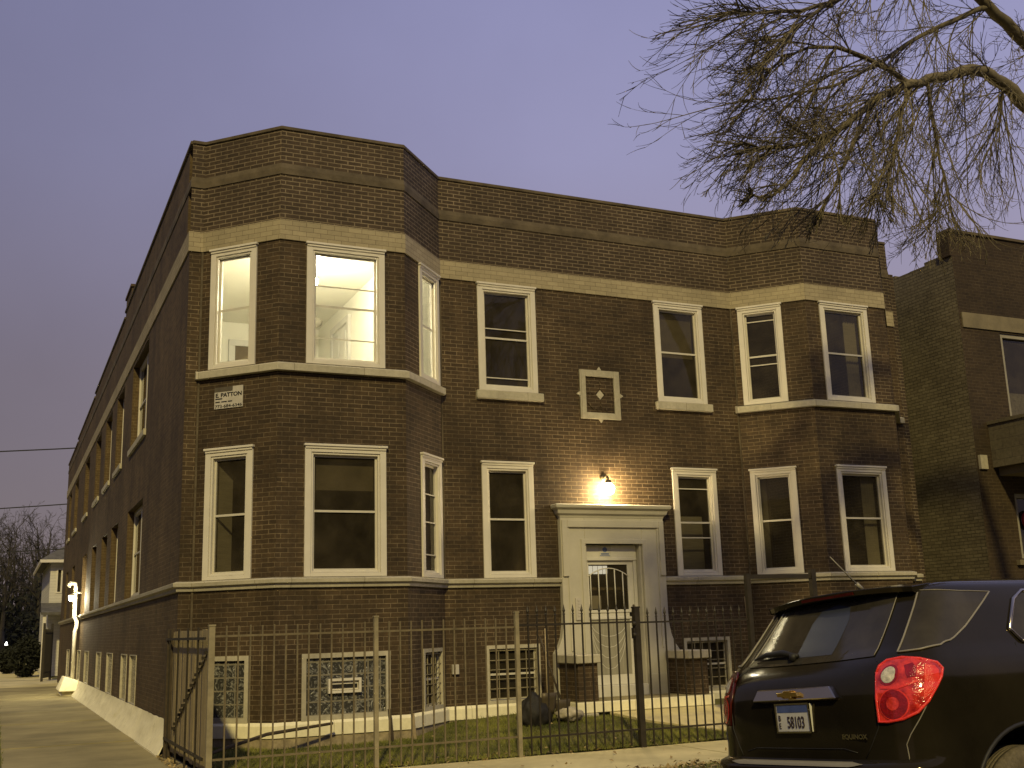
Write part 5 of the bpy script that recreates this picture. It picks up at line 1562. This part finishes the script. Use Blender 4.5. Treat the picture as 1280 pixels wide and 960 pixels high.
# ------------------------------------------------------------------ grass and leaves
rnd = random.Random(5)
b = MB()
def blade(x, y, z, h):
    a = rnd.uniform(0, math.pi); c, s_ = math.cos(a), math.sin(a); w_ = rnd.uniform(.003, .006)
    lx, ly = rnd.gauss(0, .5) * h, rnd.gauss(0, .5) * h
    b.add([(x - c * w_, y - s_ * w_, z - .01), (x + c * w_, y + s_ * w_, z - .01), (x + lx, y + ly, z + h)], [(0, 1, 2)])
def in_bay(x, y):
    if y < 15.74: return False
    for x0, x1 in ((2.5, 6.5), (12.4, 16.3)):
        if x0 < x < x1 and y > 15.74 + max(0, (x0 + 1 - x), (x - (x1 - 1))): return True
    return y > 16.72 or (8.3 < x < 10.9 and y > 15.93)
k = 0
while k < 42000:
    x = rnd.uniform(2.36, 9.9) if rnd.random() < .9 else rnd.uniform(11.1, 16.4); y = rnd.uniform(13.40, 16.8)
    if in_bay(x, y): continue
    if x > 8.95 and x < 11.1 and y > 13.5 + max(0, (9.9 - x)) * 1.3 and y < 16.0: continue
    dens = noise.noise(Vector((x * 1.1, y * 1.1, 5)))
    if rnd.random() > .72 + .6 * dens: continue
    edge = 1.5 if y < 13.62 and rnd.random() < .5 else 1
    blade(x, y, yard_z(x, y), rnd.uniform(.02, .055) * edge); k += 1
tag(b.build('yard_grass', 'grass'), 'patchy green grass of the small front yard', 'grass', kind='stuff')
b = MB()
for k in range(16000):
    x, y = rnd.uniform(-2.6, .19), 6.8 + 26 * rnd.random() ** 1.5
    blade(x, y, .0 + .09 * max(0, 1 - (y - 6.66) / 5), rnd.uniform(.03, .08))
for k in range(14000):
    x, y = rnd.uniform(2.4, 14), rnd.uniform(8.2, 11.5)
    if y < 10.8 and rnd.random() < .5: continue
    blade(x, y, park_z(x, y), rnd.uniform(.02, .06))
tag(b.build('verge_grass', 'grass'), 'rough grass along the edges of the pavement', 'grass', kind='stuff')
b = MB()
def leaf(x, y, z, s_):
    a = Vector((rnd.gauss(0, 1), rnd.gauss(0, 1), rnd.gauss(0, .35))).normalized() * s_; q = a.cross(Vector((rnd.gauss(0, .4), rnd.gauss(0, .4), 1))).normalized() * s_ * .55
    p = Vector((x, y, z)); m_ = Vector((0, 0, s_ * rnd.uniform(-.2, .45)))
    b.add([p - a, p + q + m_, p + a, p - q + m_ * .5], [(0, 1, 3), (1, 2, 3)])
for k in range(2600):
    y = 11.55 - abs(rnd.gauss(0, 1.1)); x = rnd.uniform(6.2, 12) if rnd.random() < .8 else rnd.uniform(2.6, 12)
    if y < 6.7: continue
    leaf(x, y, park_z(x, y) + rnd.uniform(.005, .05), rnd.uniform(.018, .045))
for k in range(420):
    x, y = rnd.uniform(2.4, 12), rnd.uniform(13.36, 13.7) if rnd.random() < .7 else rnd.uniform(11.5, 16.2)
    if in_bay(x, y): continue
    leaf(x, y, (yard_z(x, y) if y > 13.43 else .0) + rnd.uniform(.008, .03), rnd.uniform(.015, .035))
for k in range(200):
    leaf(2.2 + abs(rnd.gauss(0, .12)) - .1, rnd.uniform(13.2, 16.9), .02, rnd.uniform(.015, .035))
tag(b.build('dead_leaves', 'leaf'), 'scatter of brown dead leaves along the pavement edge', 'leaves', kind='stuff')
